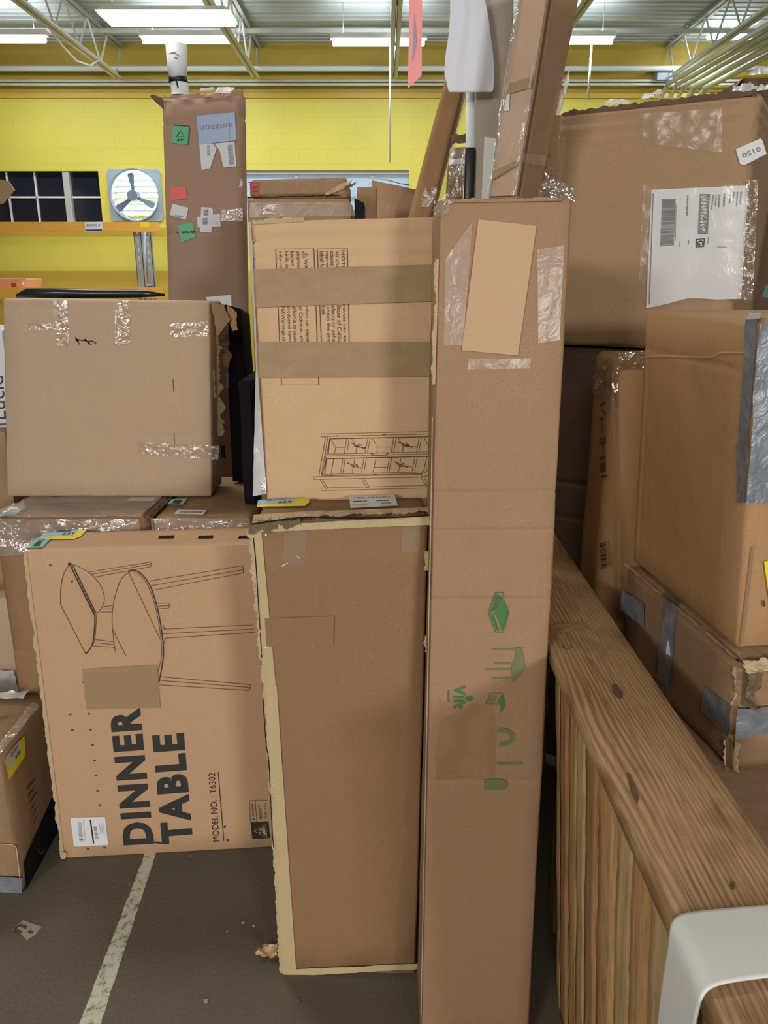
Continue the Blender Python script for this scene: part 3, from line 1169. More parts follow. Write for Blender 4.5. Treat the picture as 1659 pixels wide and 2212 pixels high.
for s in ([(570, 520), (962, 456)], [(585, 534), (964, 470)], [(605, 552), (963, 486)], [(962, 456), (969, 468), (963, 486)],
          [(664, 740), (716, 735)], [(650, 757), (716, 755)], [(640, 775), (716, 775)],
          [(610, 952), (727, 966)], [(606, 972), (731, 984)], [(598, 992), (733, 1001)],
          [(820, 515), (1025, 950)], [(725, 895), (805, 1057)],
          [(955, 578), (1548, 480)], [(965, 608), (1556, 504)], [(980, 636), (1555, 526)], [(1548, 480), (1559, 503), (1555, 526)],
          [(1005, 720), (1080, 718), (1087, 734), (1080, 751), (1015, 755)], [(1010, 738), (1087, 735)],
          [(1045, 885), (1622, 858)], [(1045, 915), (1626, 884)], [(1055, 943), (1626, 906)], [(1040, 850), (1055, 885)], [(1045, 985), (1060, 945)],
          [(1030, 1190), (1600, 1240)], [(1028, 1214), (1596, 1258)], [(1020, 1242), (1596, 1278), (1603, 1258), (1600, 1240)]):
    thin.append(Z(s))
thin.append(curve_px(Z([(850, 508), (780, 560), (735, 680), (718, 800), (722, 900), (737, 1027)])))
thick.append(curve_px(Z([(820, 515), (850, 507), (900, 527), (960, 607), (1005, 740), (1035, 900), (1046, 1050), (1018, 1225)])))
thin.append(curve_px(Z([(850, 516), (890, 533), (950, 615), (995, 745), (1025, 905), (1034, 1050), (1005, 1175)])))
lines_px('printed_drawing', fp, thin, 0.0016, M['ink_brown'], dt)
lines_px('printed_drawing', fp, thick, 0.0028, M['ink'], dt, 0.0013)
tape_px('packing_tape', fp, [(187, 1532), (346, 1528), (340, 1435), (178, 1445)], M['kraft_tape'], dt, 0.0016, 0.0006)
lb = decal('shipping_label', fp, [(152.5, 1765.5), (227, 1764), (234, 1824.5), (160, 1828)], M['paper'], dt, 0.0015)
bars_px('barcode', fp, [(172, 1818), (168, 1776), (176, 1776), (181, 1818)], M['ink_grey'], lb, 16, 0.002, 3)
bars_px('barcode', fp, [(207, 1812), (202, 1784), (209, 1784), (214, 1811)], M['ink_grey'], lb, 16, 0.002, 5)
lines_px('printed_bar', fp, [[(195.5, 1770), (202.5, 1821)]], 0.0042, M['ink'], lb, 0.002)
lines_px('printed_rule', fp, [[(180, 1772), (186, 1822)]], 0.001, M['ink_grey'], lb, 0.002)
textlines_px('printed_print', fp, [(216, 1800), (213, 1770), (225, 1770), (228, 1800)], M['ink_grey'], lb, 3, 0.002, 8, 0.25)
# caution block
cb = decal('caution_print', fp, [(541.5, 1776), (579.5, 1773.5), (583, 1809.5), (545, 1812)], M['ink'], dt, 0.0013)
lines_px('printed_triangle', fp, [[(548, 1794), (574, 1781), (577, 1808), (548, 1794)]], 0.0024, M['kraft_light'], cb, 0.002)
lines_px('printed_figures', fp, [[(561, 1791.3), (561, 1791.5), (563, 1791)], [(561, 1797), (561, 1797.2), (563, 1797)], [(566, 1788), (569, 1800)], [(570, 1786), (573, 1802)]], 0.0044, M['kraft_light'], cb, 0.002)
lines_px('caution_frame', fp, [[(541, 1775), (538.5, 1731), (540, 1729.5), (578, 1728)], [(551, 1730), (555, 1775)]], 0.0012, M['ink_brown'], dt)
text_px('printed_caution', fp, 'CAUTION', [(549.5, 1763), (547, 1736), (542.5, 1736), (545, 1763)], M['ink'], dt, 0.01)
lines_px('printed_mark', fp, [[(545, 1770), (550, 1768), (549, 1771)]], 0.003, M['ink'], dt)
textlines_px('printed_print', fp, [(567, 1768), (563, 1735), (556, 1736), (560, 1769)], M['ink_brown'], dt, 2, 0.0013, 4)
text_px('printed_weight', fp, 'OVER 15 KG', [(577, 1767), (574.5, 1735), (570, 1735), (572, 1767)], M['ink_brown'], dt, 0.0)
# staple marks
mk = []
for x, y in zc(0, 1480, 2.765, [(515, 78), (420, 175), (530, 172), (432, 268), (540, 267), (553, 358), (565, 450), (573, 540), (583, 630), (598, 716)]) + zc(0, 1060, 2.9625, [(322, 477), (460, 580), (535, 1225)]) + [(190, 1833), (226, 1831)]:
    mk.append([(x - 2.6, y), (x + 2.6, y - 0.4)])
lines_px('staple_marks', fp, mk, 0.005, M['ink_brown'], dt)
for sc_ in ([(484, 1788), (487, 1784)], [(491, 1812), (492, 1817)], [(333, 1819), (350, 1821)]):
    lines_px('scuff_mark', fp, [sc_], 0.006, M['ink'], dt)
# top of the carton: hand holes and stickers
tp = Face(cc[2], cc[3], cc[6])
for xs_ in ((341, 377), (427, 461), (514, 548)):
    a, b = xs_
    decal('hand_hole', tp, [(a + 3, 1158), (b, 1157), (b - 2, 1163), (a, 1164)], M['soft_black'], dt, 0.0012)
st = decal('sticker', tp, [(80, 1167), (97, 1153), (168, 1146), (187, 1147), (176, 1159), (160, 1166)], M['yellow_sticker'], dt, 0.002, 'yellow and blue sticker numbered 521')
decal('sticker_field', tp, [(86, 1161), (98, 1153), (167, 1147), (157, 1158)], M['blue_sticker'], st, 0.0026)
text_px('sticker_number', tp, '521', [(134, 1158), (157, 1156.5), (160, 1152), (138, 1153)], M['ink'], st, 0.02, 0.0032)
bars_px('barcode', tp, [(122, 1152), (152, 1150), (155, 1146.5), (127, 1148)], M['ink'], st, 14, 0.0032, 6)
st2 = decal('sticker', tp, [(54, 1186), (80, 1163.5), (110, 1165), (92, 1184.5)], M['teal_sticker'], dt, 0.0028, 'teal sticker at the corner')
decal('sticker_print', tp, [(70, 1182), (80, 1173), (92, 1170), (86, 1182)], M['ink'], st2, 0.0034)
decal('sticker_print', tp, [(80, 1173), (86, 1167), (99, 1167), (93, 1172)], M['ink_grey'], st2, 0.0034)
patch('corner_film', [fp.pt(50, 1192, 0.002), fp.pt(62, 1194, 0.002), tp.pt(74, 1166, 0.004), tp.pt(58, 1180, 0.004)], M['wrap'], dt, 8, 8, 0.004, 40)
e0 = fp.pt(51, 1192)
ragged('torn_edge', fp.pt(56, 1194, 0.001), fp.pt(138, 1852, 0.001), Vector((-1, 0, 0)), 0.010, M['torn'], dt, 40, 0.4, 0.25, fp.n, 4)
patch('torn_corner', [fp.pt(132, 1852, 0.001), fp.pt(144, 1853, 0.001), fp.pt(143, 1836, 0.001), fp.pt(131, 1840, 0.001)], M['torn'], dt, 6, 6, 0.006, 60, None, 2, False, 0.002)

# ================================================================== BROWN CARTON 269
YB1 = 1.47
bl = at_z(608, 2106, 0.0)
p3 = Face((0, bl.y, 0), (1, bl.y - 0.012, 0), (0, bl.y, 1))
BL = p3.pt(608, 2107)
BL.z = 0.0
TL = p3.pt(541, 1140)
TR = p3.pt(927, 1116)
TR.x = 0.0885
BR = Vector((0.0762, TR.y, 0.0))
TR.z = TL.z + 0.010
c3 = quadbox(BL, BR, TL, TR, (0, 0.205, 0))
b3 = carton('brown_carton', 'tall brown carton with torn pale edges and a 269 sticker on top', 'box', c3, M['kraft_brown'], seed=5, amp=0.002, edge=1.4, e=0.006)
f3 = Face(BL, BR, TL)
t3 = Face(c3[2], c3[3], c3[6])
# pale paper tape down the left edge, along the top and the foot
patch('edge_tape', [f3.pt(611, 2103, 0.001), f3.pt(640, 2097, 0.001), f3.pt(598, 1480, 0.001), f3.pt(573, 1480, 0.001)], M['edge_paper'], b3, 6, 40, 0.0014, 14, f3.n, 2, True, 0.0)
patch('edge_tape', [f3.pt(573, 1482, 0.001), f3.pt(596, 1482, 0.001), f3.pt(565, 1146, 0.001), f3.pt(544, 1146, 0.001)], M['edge_paper'], b3, 6, 30, 0.0014, 14, f3.n, 3, True, 0.0)
patch('edge_tape', [f3.pt(545, 1148, 0.0012), f3.pt(928, 1133, 0.0012), f3.pt(928, 1114, 0.0012), f3.pt(560, 1134, 0.0012)], M['edge_paper'], b3, 40, 4, 0.003, 18, f3.n, 4, True, 0.001)
patch('edge_tape', [f3.pt(609, 2108, 0.0012), f3.pt(912, 2091, 0.0012), f3.pt(912, 2079, 0.0012), f3.pt(622, 2093, 0.0012)], M['edge_paper'], b3, 40, 4, 0.002, 18, f3.n, 5, True, 0.001)
ragged('torn_edge', f3.pt(545, 1142, 0.002), f3.pt(579, 1520, 0.002), Vector((-1, 0, 0)), 0.011, M['torn'], b3, 46, 0.5, 0.45, f3.n, 6)
ragged('torn_edge', f3.pt(577, 1500, 0.002), f3.pt(610, 2100, 0.002), Vector((-1, 0, 0)), 0.008, M['torn'], b3, 50, 0.4, 0.3, f3.n, 7)
lines_px('edge_split', f3, [curve_px([(548, 1160), (553, 1210), (558, 1290), (562, 1352), (566, 1420)], 4), curve_px([(568, 1500), (575, 1600), (581, 1640), (584, 1700), (589, 1800), (592, 1830)], 4)], 0.002, M['soft_black'], b3, 0.0036)
tE = t3.pt(560, 1112)
ragged('torn_edge', t3.pt(548, 1122, 0.006), t3.pt(700, 1112, 0.006), Vector((0, -1, -0.35)), 0.028, M['torn'], b3, 24, 0.6, 0.4, Vector((0, -0.3, 1)), 8)
ragged('torn_edge', t3.pt(690, 1112, 0.005), t3.pt(928, 1104, 0.005), Vector((0, -1, -0.45)), 0.020, M['torn'], b3, 34, 0.5, 0.4, Vector((0, -0.3, 1)), 9)
ragged('torn_edge', f3.pt(538, 1134, 0.004), f3.pt(650, 1126, 0.004), Vector((0, -0.3, -1)), 0.014, M['torn_dark'], b3, 22, 0.6, 0.6, f3.n, 10)
lines_px('edge_split', f3, [curve_px([(545, 1128), (600, 1120), (660, 1113), (720, 1114), (800, 1114), (860, 1113), (926, 1109)], 5)], 0.003, M['soft_black'], b3, 0.014)
ragged('torn_edge', f3.pt(926, 1190, 0.001), f3.pt(926, 1232, 0.001), Vector((-1, 0, 0)), 0.012, M['torn'], b3, 6, 0.7, 0.5, f3.n, 12)
ragged('torn_edge', f3.pt(923, 1372, 0.001), f3.pt(923, 1412, 0.001), Vector((-1, 0, 0)), 0.009, M['torn'], b3, 6, 0.7, 0.5, f3.n, 13)
tape_px('packing_tape', f3, [(612, 1224), (658, 1218), (664, 1142), (615, 1146)], M['film'], b3, 0.002, 0.0008, seed=3)
tape_px('packing_tape', f3, [(868, 1192), (908, 1190), (908, 1132), (868, 1134)], M['film'], b3, 0.002, 0.0008, seed=4)
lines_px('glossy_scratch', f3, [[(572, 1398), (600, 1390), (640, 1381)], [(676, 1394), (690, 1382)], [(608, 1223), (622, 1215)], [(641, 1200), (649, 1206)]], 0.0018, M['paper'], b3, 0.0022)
decal('staple', f3, [(573, 1152), (577, 1152), (577, 1156), (573, 1156)], M['paper'], b3, 0.003)
tape_px('packing_tape', f3, [(576, 1396), (720, 1392), (722, 1330), (572, 1335)], M['kraft_brown'], b3, 0.002, 0.0006, seed=6)
# labels lying on its top
Q = lambda pts: zc(740, 1060, 11.85, pts)
Lb = decal('shipping_label', t3, Q([(170, 185), (1330, 140), (1420, 415), (205, 480)]), M['paper'], b3, 0.003)
text_px('printed_heading', t3, 'VIBO GARDEN', Q([(270, 242), (1215, 212), (1200, 185), (262, 205)]), M['ink_green'], Lb, 0.0, 0.004)
textlines_px('printed_print', t3, Q([(265, 330), (780, 315), (775, 290), (260, 305)]), M['ink'], Lb, 1, 0.004, 3, 0.8)
textlines_px('printed_print', t3, Q([(870, 315), (1330, 295), (1320, 270), (860, 288)]), M['ink'], Lb, 1, 0.004, 4, 0.8)
bars_px('barcode', t3, Q([(990, 390), (1255, 380), (1240, 335), (980, 350)]), M['ink_grey'], Lb, 26, 0.004, 9, 0.7)
textlines_px('printed_print', t3, Q([(260, 430), (700, 405), (690, 370), (250, 385)]), M['ink_grey'], Lb, 2, 0.004, 5, 0.3)
Q2 = lambda pts: zc(530, 1060, 10.37, pts)
Ls = decal('sticker', t3, Q2([(262, 390), (285, 255), (320, 235), (1090, 205), (1435, 190), (1430, 300), (1365, 345), (1350, 370)]), M['yellow_sticker'], b3, 0.003, 'yellow and blue sticker numbered 269')
decal('sticker_field', t3, Q2([(280, 335), (290, 250), (320, 237), (1085, 208), (1075, 300)]), M['blue_sticker'], Ls, 0.0036)
text_px('sticker_number', t3, '269', Q2([(730, 312), (1035, 300), (1040, 262), (750, 275)]), M['ink'], Ls, 0.02, 0.0042)
bars_px('barcode', t3, Q2([(640, 250), (910, 238), (910, 210), (650, 220)]), M['ink_grey'], Ls, 14, 0.0042, 2)
decal('sticker_print', t3, Q2([(505, 260), (600, 255), (605, 220), (510, 228)]), M['ink_grey'], Ls, 0.0042)

# ================================================================== TALL NARROW COLUMN CARTON (leans back)
LEAN = 0.106
pc = Face((0, 1.294, 0), (1, 1.294, 0), (0, 1.294 + LEAN, 1))
TLc, TRc = pc.pt(947, 430), pc.pt(1238, 427)
BLc, BRc = ext_z(TLc, pc.pt(908, 2212)), ext_z(TRc, pc.pt(1145, 2212))
c4 = quadbox(BLc, BRc, TLc, TRc, (0, 0.175, 0))


def zcol(py):
    return pc.pt(1050, py).z / TLc.z


col = carton('column_carton', 'tall narrow leaning reddish brown carton with green pictograms', 'box', c4, M['kraft_column'], seed=8, n=(8, 5, 26), amp=0.0022, e=0.007, edge=0.8,
             creases=[(2, zcol(1065), 0.005, 0.004), (2, zcol(1147), 0.006, 0.004), (2, zcol(1296), 0.006, 0.0045), (2, zcol(1688), 0.004, 0.005), (2, zcol(445), 0.004, 0.008), (0, 0.035, 0.002, 0.004)])
G = lambda pts: zc(850, 1240, 4.1475, pts)
lines_px('edge_wear', pc, [[(934, 900), (931, 1100), (925, 1400), (917, 1800), (909.5, 2190)]], 0.0018, M['torn'], col, 0.0005)
gr, gf = M['ink_green'], M['ink_green_faded']
decal('printed_bed', pc, G([(972, 205), (1000, 255), (1028, 330), (1000, 420), (968, 500), (945, 430), (913, 350), (940, 275)]), gr, col)
lines_px('printed_bed_outline', pc, [G(s) for s in ([(915, 165), (985, 165), (985, 205)], [(915, 165), (850, 350), (915, 520), (975, 520), (980, 490)], [(930, 180), (875, 340)], [(945, 185), (893, 335)], [(958, 195), (905, 335)],
                                                   [(850, 350), (915, 355)], [(875, 365), (930, 505)], [(893, 370), (945, 505)], [(1030, 330), (975, 215)], [(1035, 340), (985, 500)])], 0.0022, gr, col)
lines_px('printed_table', pc, [G(s) for s in ([(880, 675), (1140, 672)], [(825, 853), (1150, 855)], [(885, 930), (1075, 935)], [(905, 800), (1050, 800)])], 0.0036, gf, col)
decal('printed_table_top', pc, G([(1095, 660), (1145, 655), (1165, 740), (1180, 840), (1130, 910), (1070, 970), (1055, 830), (1090, 760)]), gf, col, 0.0012)
lines_px('printed_chair', pc, [G(s) for s in ([(820, 1160), (860, 1068), (975, 1068)], [(835, 1150), (868, 1085)], [(855, 1150), (885, 1085)], [(875, 1150), (905, 1085)], [(895, 1150), (925, 1085)], [(815, 1162), (950, 1162)])], 0.0022, gf, col)
decal('printed_chair_seat', pc, G([(932, 1135), (972, 1072), (1000, 1150), (985, 1200), (960, 1248), (955, 1160)]), gr, col, 0.0012)
arc = [(940, 1395)] + [(940 + 125 * sin(a), 1462 - 68 * cos(a)) for a in [k * pi / 14 for k in range(1, 14)]] + [(945, 1528)]
lines_px('printed_arch', pc, [G(arc)], 0.010, gf, col)
lines_px('printed_lamp', pc, [G([(925, 1697), (1150, 1697)])], 0.0055, gf, col)
decal('printed_lamp_head', pc, G([(1110, 1685), (1150, 1680), (1155, 1710), (1112, 1712)]), gf, col, 0.0013)
decal('printed_cabinet', pc, G([(810, 1840), (945, 1832), (1005, 1850), (1028, 1885), (1005, 1925), (945, 1935), (812, 1932)]), gf, col)
text_px('printed_logo', pc, 'Vift', G([(538, 998), (535, 1208), (640, 1208), (645, 998)]), gr, col, 0.03)
decal('printed_logo_leaf', pc, G([(640, 1120), (662, 1092), (690, 1088), (712, 1115), (690, 1138), (662, 1140)]), gr, col, 0.0014)
textlines_px('printed_logo_line', pc, G([(480, 1038), (480, 1192), (500, 1192), (500, 1038)]), gr, col, 1, 0.0012, 3, 0.7)
# pale cardboard patch and clear tape scars
slab('cardboard_patch', pc, [(1033, 475), (1158, 489), (1118, 768), (997, 757)], M['kraft_patch'], col, 0.001, 0.003, 'pale cardboard patch')
tape_px('packing_tape', pc, [(958, 745), (1000, 745), (1020, 480), (962, 560)], M['film'], col, 0.002, 0.0016, seed=11)
tape_px('packing_tape', pc, [(1162, 742), (1208, 735), (1218, 530), (1160, 540)], M['film'], col, 0.002, 0.0012, seed=12)
tape_px('packing_tape', pc, [(1010, 798), (1144, 796), (1146, 774), (1012, 776)], M['film'], col, 0.002, 0.0016, seed=13)
M['stain'] = bpy.data.materials.new('ochre water stain')
M['stain'].use_nodes = True
nt_ = M['stain'].node_tree
nt_.nodes['Principled BSDF'].inputs['Base Color'].default_value = rgb(160, 116, 56)
nt_.nodes['Principled BSDF'].inputs['Roughness'].default_value = 0.7
a_ = nt_.nodes.new('ShaderNodeMath')
a_.operation = 'MULTIPLY'
link(nt_, ramp(nt_, ntex(nt_, 14.0, 4, 0.6, coords(nt_)), 0.32, 0.6), a_.inputs[0])
a_.inputs[1].default_value = 0.2
link(nt_, a_.outputs[0], nt_.nodes['Principled BSDF'].inputs['Alpha'])
decal('water_stain', pc, G([(700, 1150), (900, 1180), (930, 1400), (910, 1820), (700, 1822), (380, 1842), (370, 1620), (420, 1300), (560, 1230)]), M['stain'], col, 0.0006, 'ochre water stain')
patch('torn_top_left', [pc.pt(936, 470, 0.004), pc.pt(962, 470, 0.002), pc.pt(985, 414, 0.0), pc.pt(955, 425, 0.0)], M['film_shiny'], col, 8, 8, 0.012, 40, pc.n, 3, False, 0.004)
ragged('torn_edge', TLc + Vector((0.01, -0.002, -0.005)), TRc + Vector((-0.02, -0.002, -0.004)), Vector((0, 0.2, 1)), 0.006, M['kraft_column'], col, 26, 0.5, 0.3, pc.n, 14)
ragged('torn_edge', pc.pt(946, 560, 0.001), pc.pt(938, 830, 0.001), Vector((-1, 0.2, 0)), 0.007, M['torn'], col, 22, 0.5, 0.4, pc.n, 15)
lf = [TRc + Vector((-0.06, 0.02, -0.004)), TRc + Vector((0.004, 0.02, -0.012)), TRc + Vector((0.004, 0.05, 0.018)), TRc + Vector((-0.045, 0.05, 0.040))]
patch('loose_film', lf, M['wrap_corner'], col, 12, 10, 0.014, 38, Vector((0, -1, 0.3)), 5, False, 0.003)

# ================================================================== CABINET CARTON (stands behind the brown one)
YC = 1.70
f5 = Face((0, YC, 0), (1, YC, 0), (0, YC + 0.005, 1))
TL5 = f5.pt(541, 478)
TR5 = Vector((0.325, f5.pt(941, 463).y, f5.pt(941, 463).z))
b5 = f5.pt(576, 1070)
BL5 = ext_z(TL5, b5)
BL5.y = YC
BR5 = Vector((0.325, YC, 0))
c5 = quadbox(BL5, BR5, TL5, TR5, (0, 0.18, 0))
cab = carton('cabinet_carton', 'light tan carton with two brown tapes and a glass cabinet line drawing', 'box', c5, M['kraft_light'], seed=9, amp=0.0012,
             creases=[(2, 0.978, 0.007, 0.010), (2, 0.957, 0.004, 0.007)])
tape_px('brown_tape', f5, [(552, 664), (945, 650), (948, 571), (548, 582)], M['kraft_tape'], cab, 0.002, 0.0028, 40, 12, 21, 13)
tape_px('brown_tape', f5, [(556, 816), (938, 813), (942, 738), (553, 738)], M['kraft_tape'], cab, 0.002, 0.0024, 40, 12, 22, 13)
ik = plain('dark printed ink', rgb(70, 58, 52), 0.7)
lines_px('printed_frame', f5, [[(608, 831), (595.5, 538), (678, 537), (688.5, 831), (608, 831)], [(694.5, 745), (685.5, 537.5), (750.5, 536.5), (754.5, 745)]], 0.0016, ik, cab)


def warn(s, x0, x1, w, y0, y1, bold=0.0):
    text_px('printed_warning', f5, s, [(x0 - w, y0), (x1 - w, y1), (x1 + w, y1), (x0 + w, y0)], ik, cab, bold)


warn('WARNING: This product can expose', 659, 665, 4.6, 560, 744, 0.006)
lines_px('printed_triangle', f5, [[(654, 543.5), (665, 549.5), (655, 557), (654, 543.5)], [(656, 550), (661, 549.7)]], 0.0014, ik, cab)
warn('chemicals lead/Lead and/or Cadmium, whi', 644, 652, 4.6, 543, 740)
warn('known to the State of California to cause', 631.5, 639, 4.6, 543, 740)
warn('birth defects or other reproductive harm', 618, 626, 4.6, 543, 738)
warn('information go to www.P65Warnings.ca', 605, 613, 4.6, 543, 737)
warn('NOTICE: Some products can ex', 740, 745, 4.4, 541, 738, 0.008)
warn('to chemicals to the State of Califo', 729.5, 734, 4.4, 543, 738)
warn('cause cancer birth defects or othe', 718, 722, 4.4, 543, 738)
warn('reproductive. Please check the pro', 706, 710, 4.4, 543, 738)
warn('label for more information', 695, 699.5, 4.4, 543, 679)
# glass cabinet drawing, printed lying on its side
D = lambda pts: zc(660, 910, 5.72, pts)
tn, tk = [], []
for s in ([(192, 155), (1560, 125)], [(200, 195), (240, 185), (1560, 156)], [(192, 155), (190, 180), (200, 195)], [(248, 190), (165, 670)], [(277, 190), (195, 670)], [(305, 205), (262, 400)], [(255, 455), (205, 660)],
          [(245, 405), (1560, 375)], [(245, 430), (1560, 402)], [(250, 460), (245, 430)], [(205, 655), (1430, 625), (1480, 600), (1555, 550)], [(200, 672), (1440, 645), (1500, 620), (1555, 580)],
          [(100, 685), (1430, 655)], [(105, 718), (1430, 690), (1500, 672), (1555, 640)], [(100, 685), (98, 710), (105, 718)], [(1440, 620), (1432, 690)],
          [(180, 722), (255, 835)], [(210, 720), (280, 830)], [(690, 712), (765, 825)], [(725, 712), (793, 820)], [(1430, 700), (1500, 810)], [(1465, 695), (1525, 805)],
          [(195, 825), (1540, 790)], [(200, 855), (1540, 822)], [(195, 825), (190, 845), (200, 855)],
          [(310, 225), (372, 320), (490, 322)], [(372, 320), (360, 395)], [(508, 205), (480, 395)], [(540, 210), (510, 395)], [(570, 215), (632, 320), (745, 322)], [(632, 320), (622, 390)], [(770, 210), (735, 390)], [(798, 215), (765, 388)],
          [(828, 215), (890, 315), (1060, 318)], [(890, 315), (880, 385)], [(1088, 200), (1058, 382)], [(1118, 200), (1088, 380)], [(1145, 205), (1205, 310), (1378, 312)], [(1205, 310), (1198, 378)], [(1402, 200), (1370, 378)], [(1432, 200), (1398, 375)], [(1460, 200), (1518, 300), (1555, 302)], [(1518, 300), (1510, 372)],
          [(348, 465), (318, 640)], [(462, 465), (435, 635)], [(490, 465), (462, 635)], [(608, 465), (578, 635)], [(722, 460), (692, 630)], [(752, 460), (720, 628)], [(868, 460), (835, 630)], [(845, 568), (1010, 566)], [(1035, 450), (1005, 625)], [(1065, 450), (1030, 622)], [(1180, 450), (1148, 620)], [(1158, 560), (1320, 556)], [(1348, 450), (1315, 615)], [(1378, 445), (1345, 615)], [(1495, 440), (1462, 600)], [(1470, 552), (1555, 548)],
          [(810, 395), (1025, 390)], [(820, 425), (1010, 420)]):
    tn.append(D(s))
for s in ([(305, 215), (1560, 188)], [(250, 462), (1560, 432)], [(298, 215), (280, 400)], [(258, 462), (235, 645)], [(555, 265), (735, 340)], [(600, 305), (745, 328)], [(650, 283), (698, 297)], [(1140, 255), (1320, 322)], [(1190, 290), (1300, 315)], [(1240, 275), (1280, 290)],
          [(512, 512), (690, 582)], [(555, 545), (605, 565)], [(612, 530), (648, 545)], [(1090, 498), (1265, 568)], [(1135, 535), (1185, 552)], [(1190, 515), (1228, 530)], [(295, 668), (345, 668)], [(835, 657), (885, 655)], [(1340, 646), (1395, 644)], [(805, 395), (840, 415)], [(990, 415), (1022, 392)], [(375, 178), (400, 177)], [(950, 165), (990, 163)]):
    tk.append(D(s))
lines_px('printed_drawing', f5, tn, 0.0011, M['ink_brown'], cab)
lines_px('printed_drawing', f5, tk, 0.0019, ik, cab, 0.0013)
# milky plastic wrap bulging past the left edge
patch('stretch_wrap', [f5.pt(546, 1072, -0.01), f5.pt(577, 1064, 0.002), f5.pt(558, 800, 0.002), f5.pt(552, 800, -0.01)], M['wrap_white'], cab, 8, 26, 0.008, 22, f5.n, 4)
patch('stretch_wrap', [f5.pt(553, 812, -0.01), f5.pt(559, 812, 0.002), f5.pt(544, 480, 0.002), f5.pt(536, 480, -0.01)], M['wrap_white'], cab, 6, 40, 0.007, 22, f5.n, 5)
ragged('torn_edge', TL5 + Vector((0.004, -0.002, -0.004)), TL5 + Vector((0.11, -0.002, 0.002)), Vector((0, 0.1, 1)), 0.010, M['torn'], cab, 10, 0.3, 0.3, f5.n, 16)
text_px('printed_letters', f5, 'SIZ', [(564, 1040), (568, 1066), (574, 1062), (570, 1038)], M['ink_grey'], cab, 0, 0.012)

# ================================================================== LEFT: wrapped cartons behind the table carton, and what stands on them
ZB = 0.965
cB1 = axbox(-1.10, -0.668, 2.085, 2.60, 0.0, ZB)
B1 = carton('wrapped_carton', 'brown carton in crinkled clear wrap behind the table carton, left of a pair', 'box', cB1, M['kraft_brown'], 'wrapped cartons behind the table carton', seed=12, amp=0.004, edge=1.5, e=0.008, creases=[(2, 0.57, 0.004, 0.008)])
fB = Face((0, 2.085, 0), (1, 2.085, 0), (0, 2.085, 1))
tB = Face((0, 0, ZB), (1, 0, ZB), (0, 1, ZB))
patch('stretch_wrap', [(-1.11, 2.07, 0.86), (-0.68, 2.07, 0.88), (-0.68, 2.07, ZB + 0.004), (-1.11, 2.07, ZB + 0.004)], M['wrap'], B1, 40, 10, 0.010, 26, Vector((0, -1, 0)), 6)
patch('stretch_wrap', [(-1.11, 2.075, ZB + 0.003), (-0.68, 2.075, ZB + 0.003), (-0.68, 2.30, ZB + 0.003), (-1.08, 2.30, ZB + 0.003)], M['wrap'], B1, 40, 20, 0.004, 18, Vector((0, 0, 1)), 7)
patch('stretch_wrap', [tB.pt(0, 1122, 0.006), tB.pt(58, 1113, 0.006), tB.pt(52, 1092, 0.006), tB.pt(15, 1105, 0.006)], M['wrap'], B1, 10, 8, 0.010, 40, Vector((0, 0, 1)), 17)
L1_ = decal('sticker', tB, [(0, 1118), (22, 1095), (55, 1096), (35, 1115)], M['blue_sticker'], B1, 0.004, 'pale blue sticker')
decal('sticker_print', tB, [(18, 1106), (28, 1100), (42, 1100), (32, 1107)], M['ink_navy'], L1_, 0.005)
decal('label', tB, [(272, 1085), (282, 1077), (338, 1077), (330, 1085)], M['paper_grey'], B1, 0.004)
text_px('printed_letters', tB, 'CUTTER BOX', [(100, 1090), (190, 1088), (194, 1084), (106, 1086)], M['ink_brown'], B1, 0.0, 0.0025)
textlines_px('printed_print', tB, [(97, 1097), (180, 1096), (183, 1092), (100, 1093)], M['ink_brown'], B1, 1, 0.0025, 3, 0.7)
ragged('torn_edge', (-0.672, 2.085, ZB), (-0.672, 2.30, ZB), Vector((1, 0, -0.6)), 0.012, M['torn_dark'], B1, 14, 0.6, 0.6, Vector((0, 0, 1)), 19)
cB2 = axbox(-0.652, -0.376, 2.10, 2.60, 0.0, ZB - 0.004)
B2 = carton('wrapped_carton', 'brown carton with a teal sticker behind the table carton, right of a pair', 'box', cB2, M['kraft_plain'], 'wrapped cartons behind the table carton', seed=13, amp=0.003, edge=1.4, e=0.008)
patch('stretch_wrap', [(-0.652, 2.085, 0.90), (-0.376, 2.085, 0.90), (-0.376, 2.085, ZB + 0.002), (-0.652, 2.085, ZB + 0.002)], M['wrap'], B2, 30, 8, 0.007, 26, Vector((0, -1, 0)), 9)
s_ = decal('sticker', tB, [(361, 1091), (371, 1080), (404, 1079), (395, 1092)], M['teal_sticker'], B2, 0.003, 'teal sticker')
decal('sticker_print', tB, [(372, 1090), (377, 1082), (395, 1082), (388, 1090)], M['ink'], s_, 0.004)
l_ = decal('label', tB, [(376, 1112), (384, 1103), (446, 1104), (439, 1113.5)], M['paper'], B2, 0.003)
bars_px('barcode', tB, [(386, 1110), (436, 1111), (440, 1107), (390, 1106)], M['ink_grey'], l_, 30, 0.004, 3)
text_px('printed_letters', tB, 'COLORFUL', [(425, 1121), (470, 1121), (471, 1118), (427, 1118)], M['ink_brown'], B2, 0, 0.0025)
ragged('torn_edge', (-0.652, 2.10, ZB), (-0.652, 2.32, ZB), Vector((-1, 0, -0.5)), 0.009, M['torn_dark'], B2, 14, 0.6, 0.6, Vector((0, 0, 1)), 20)

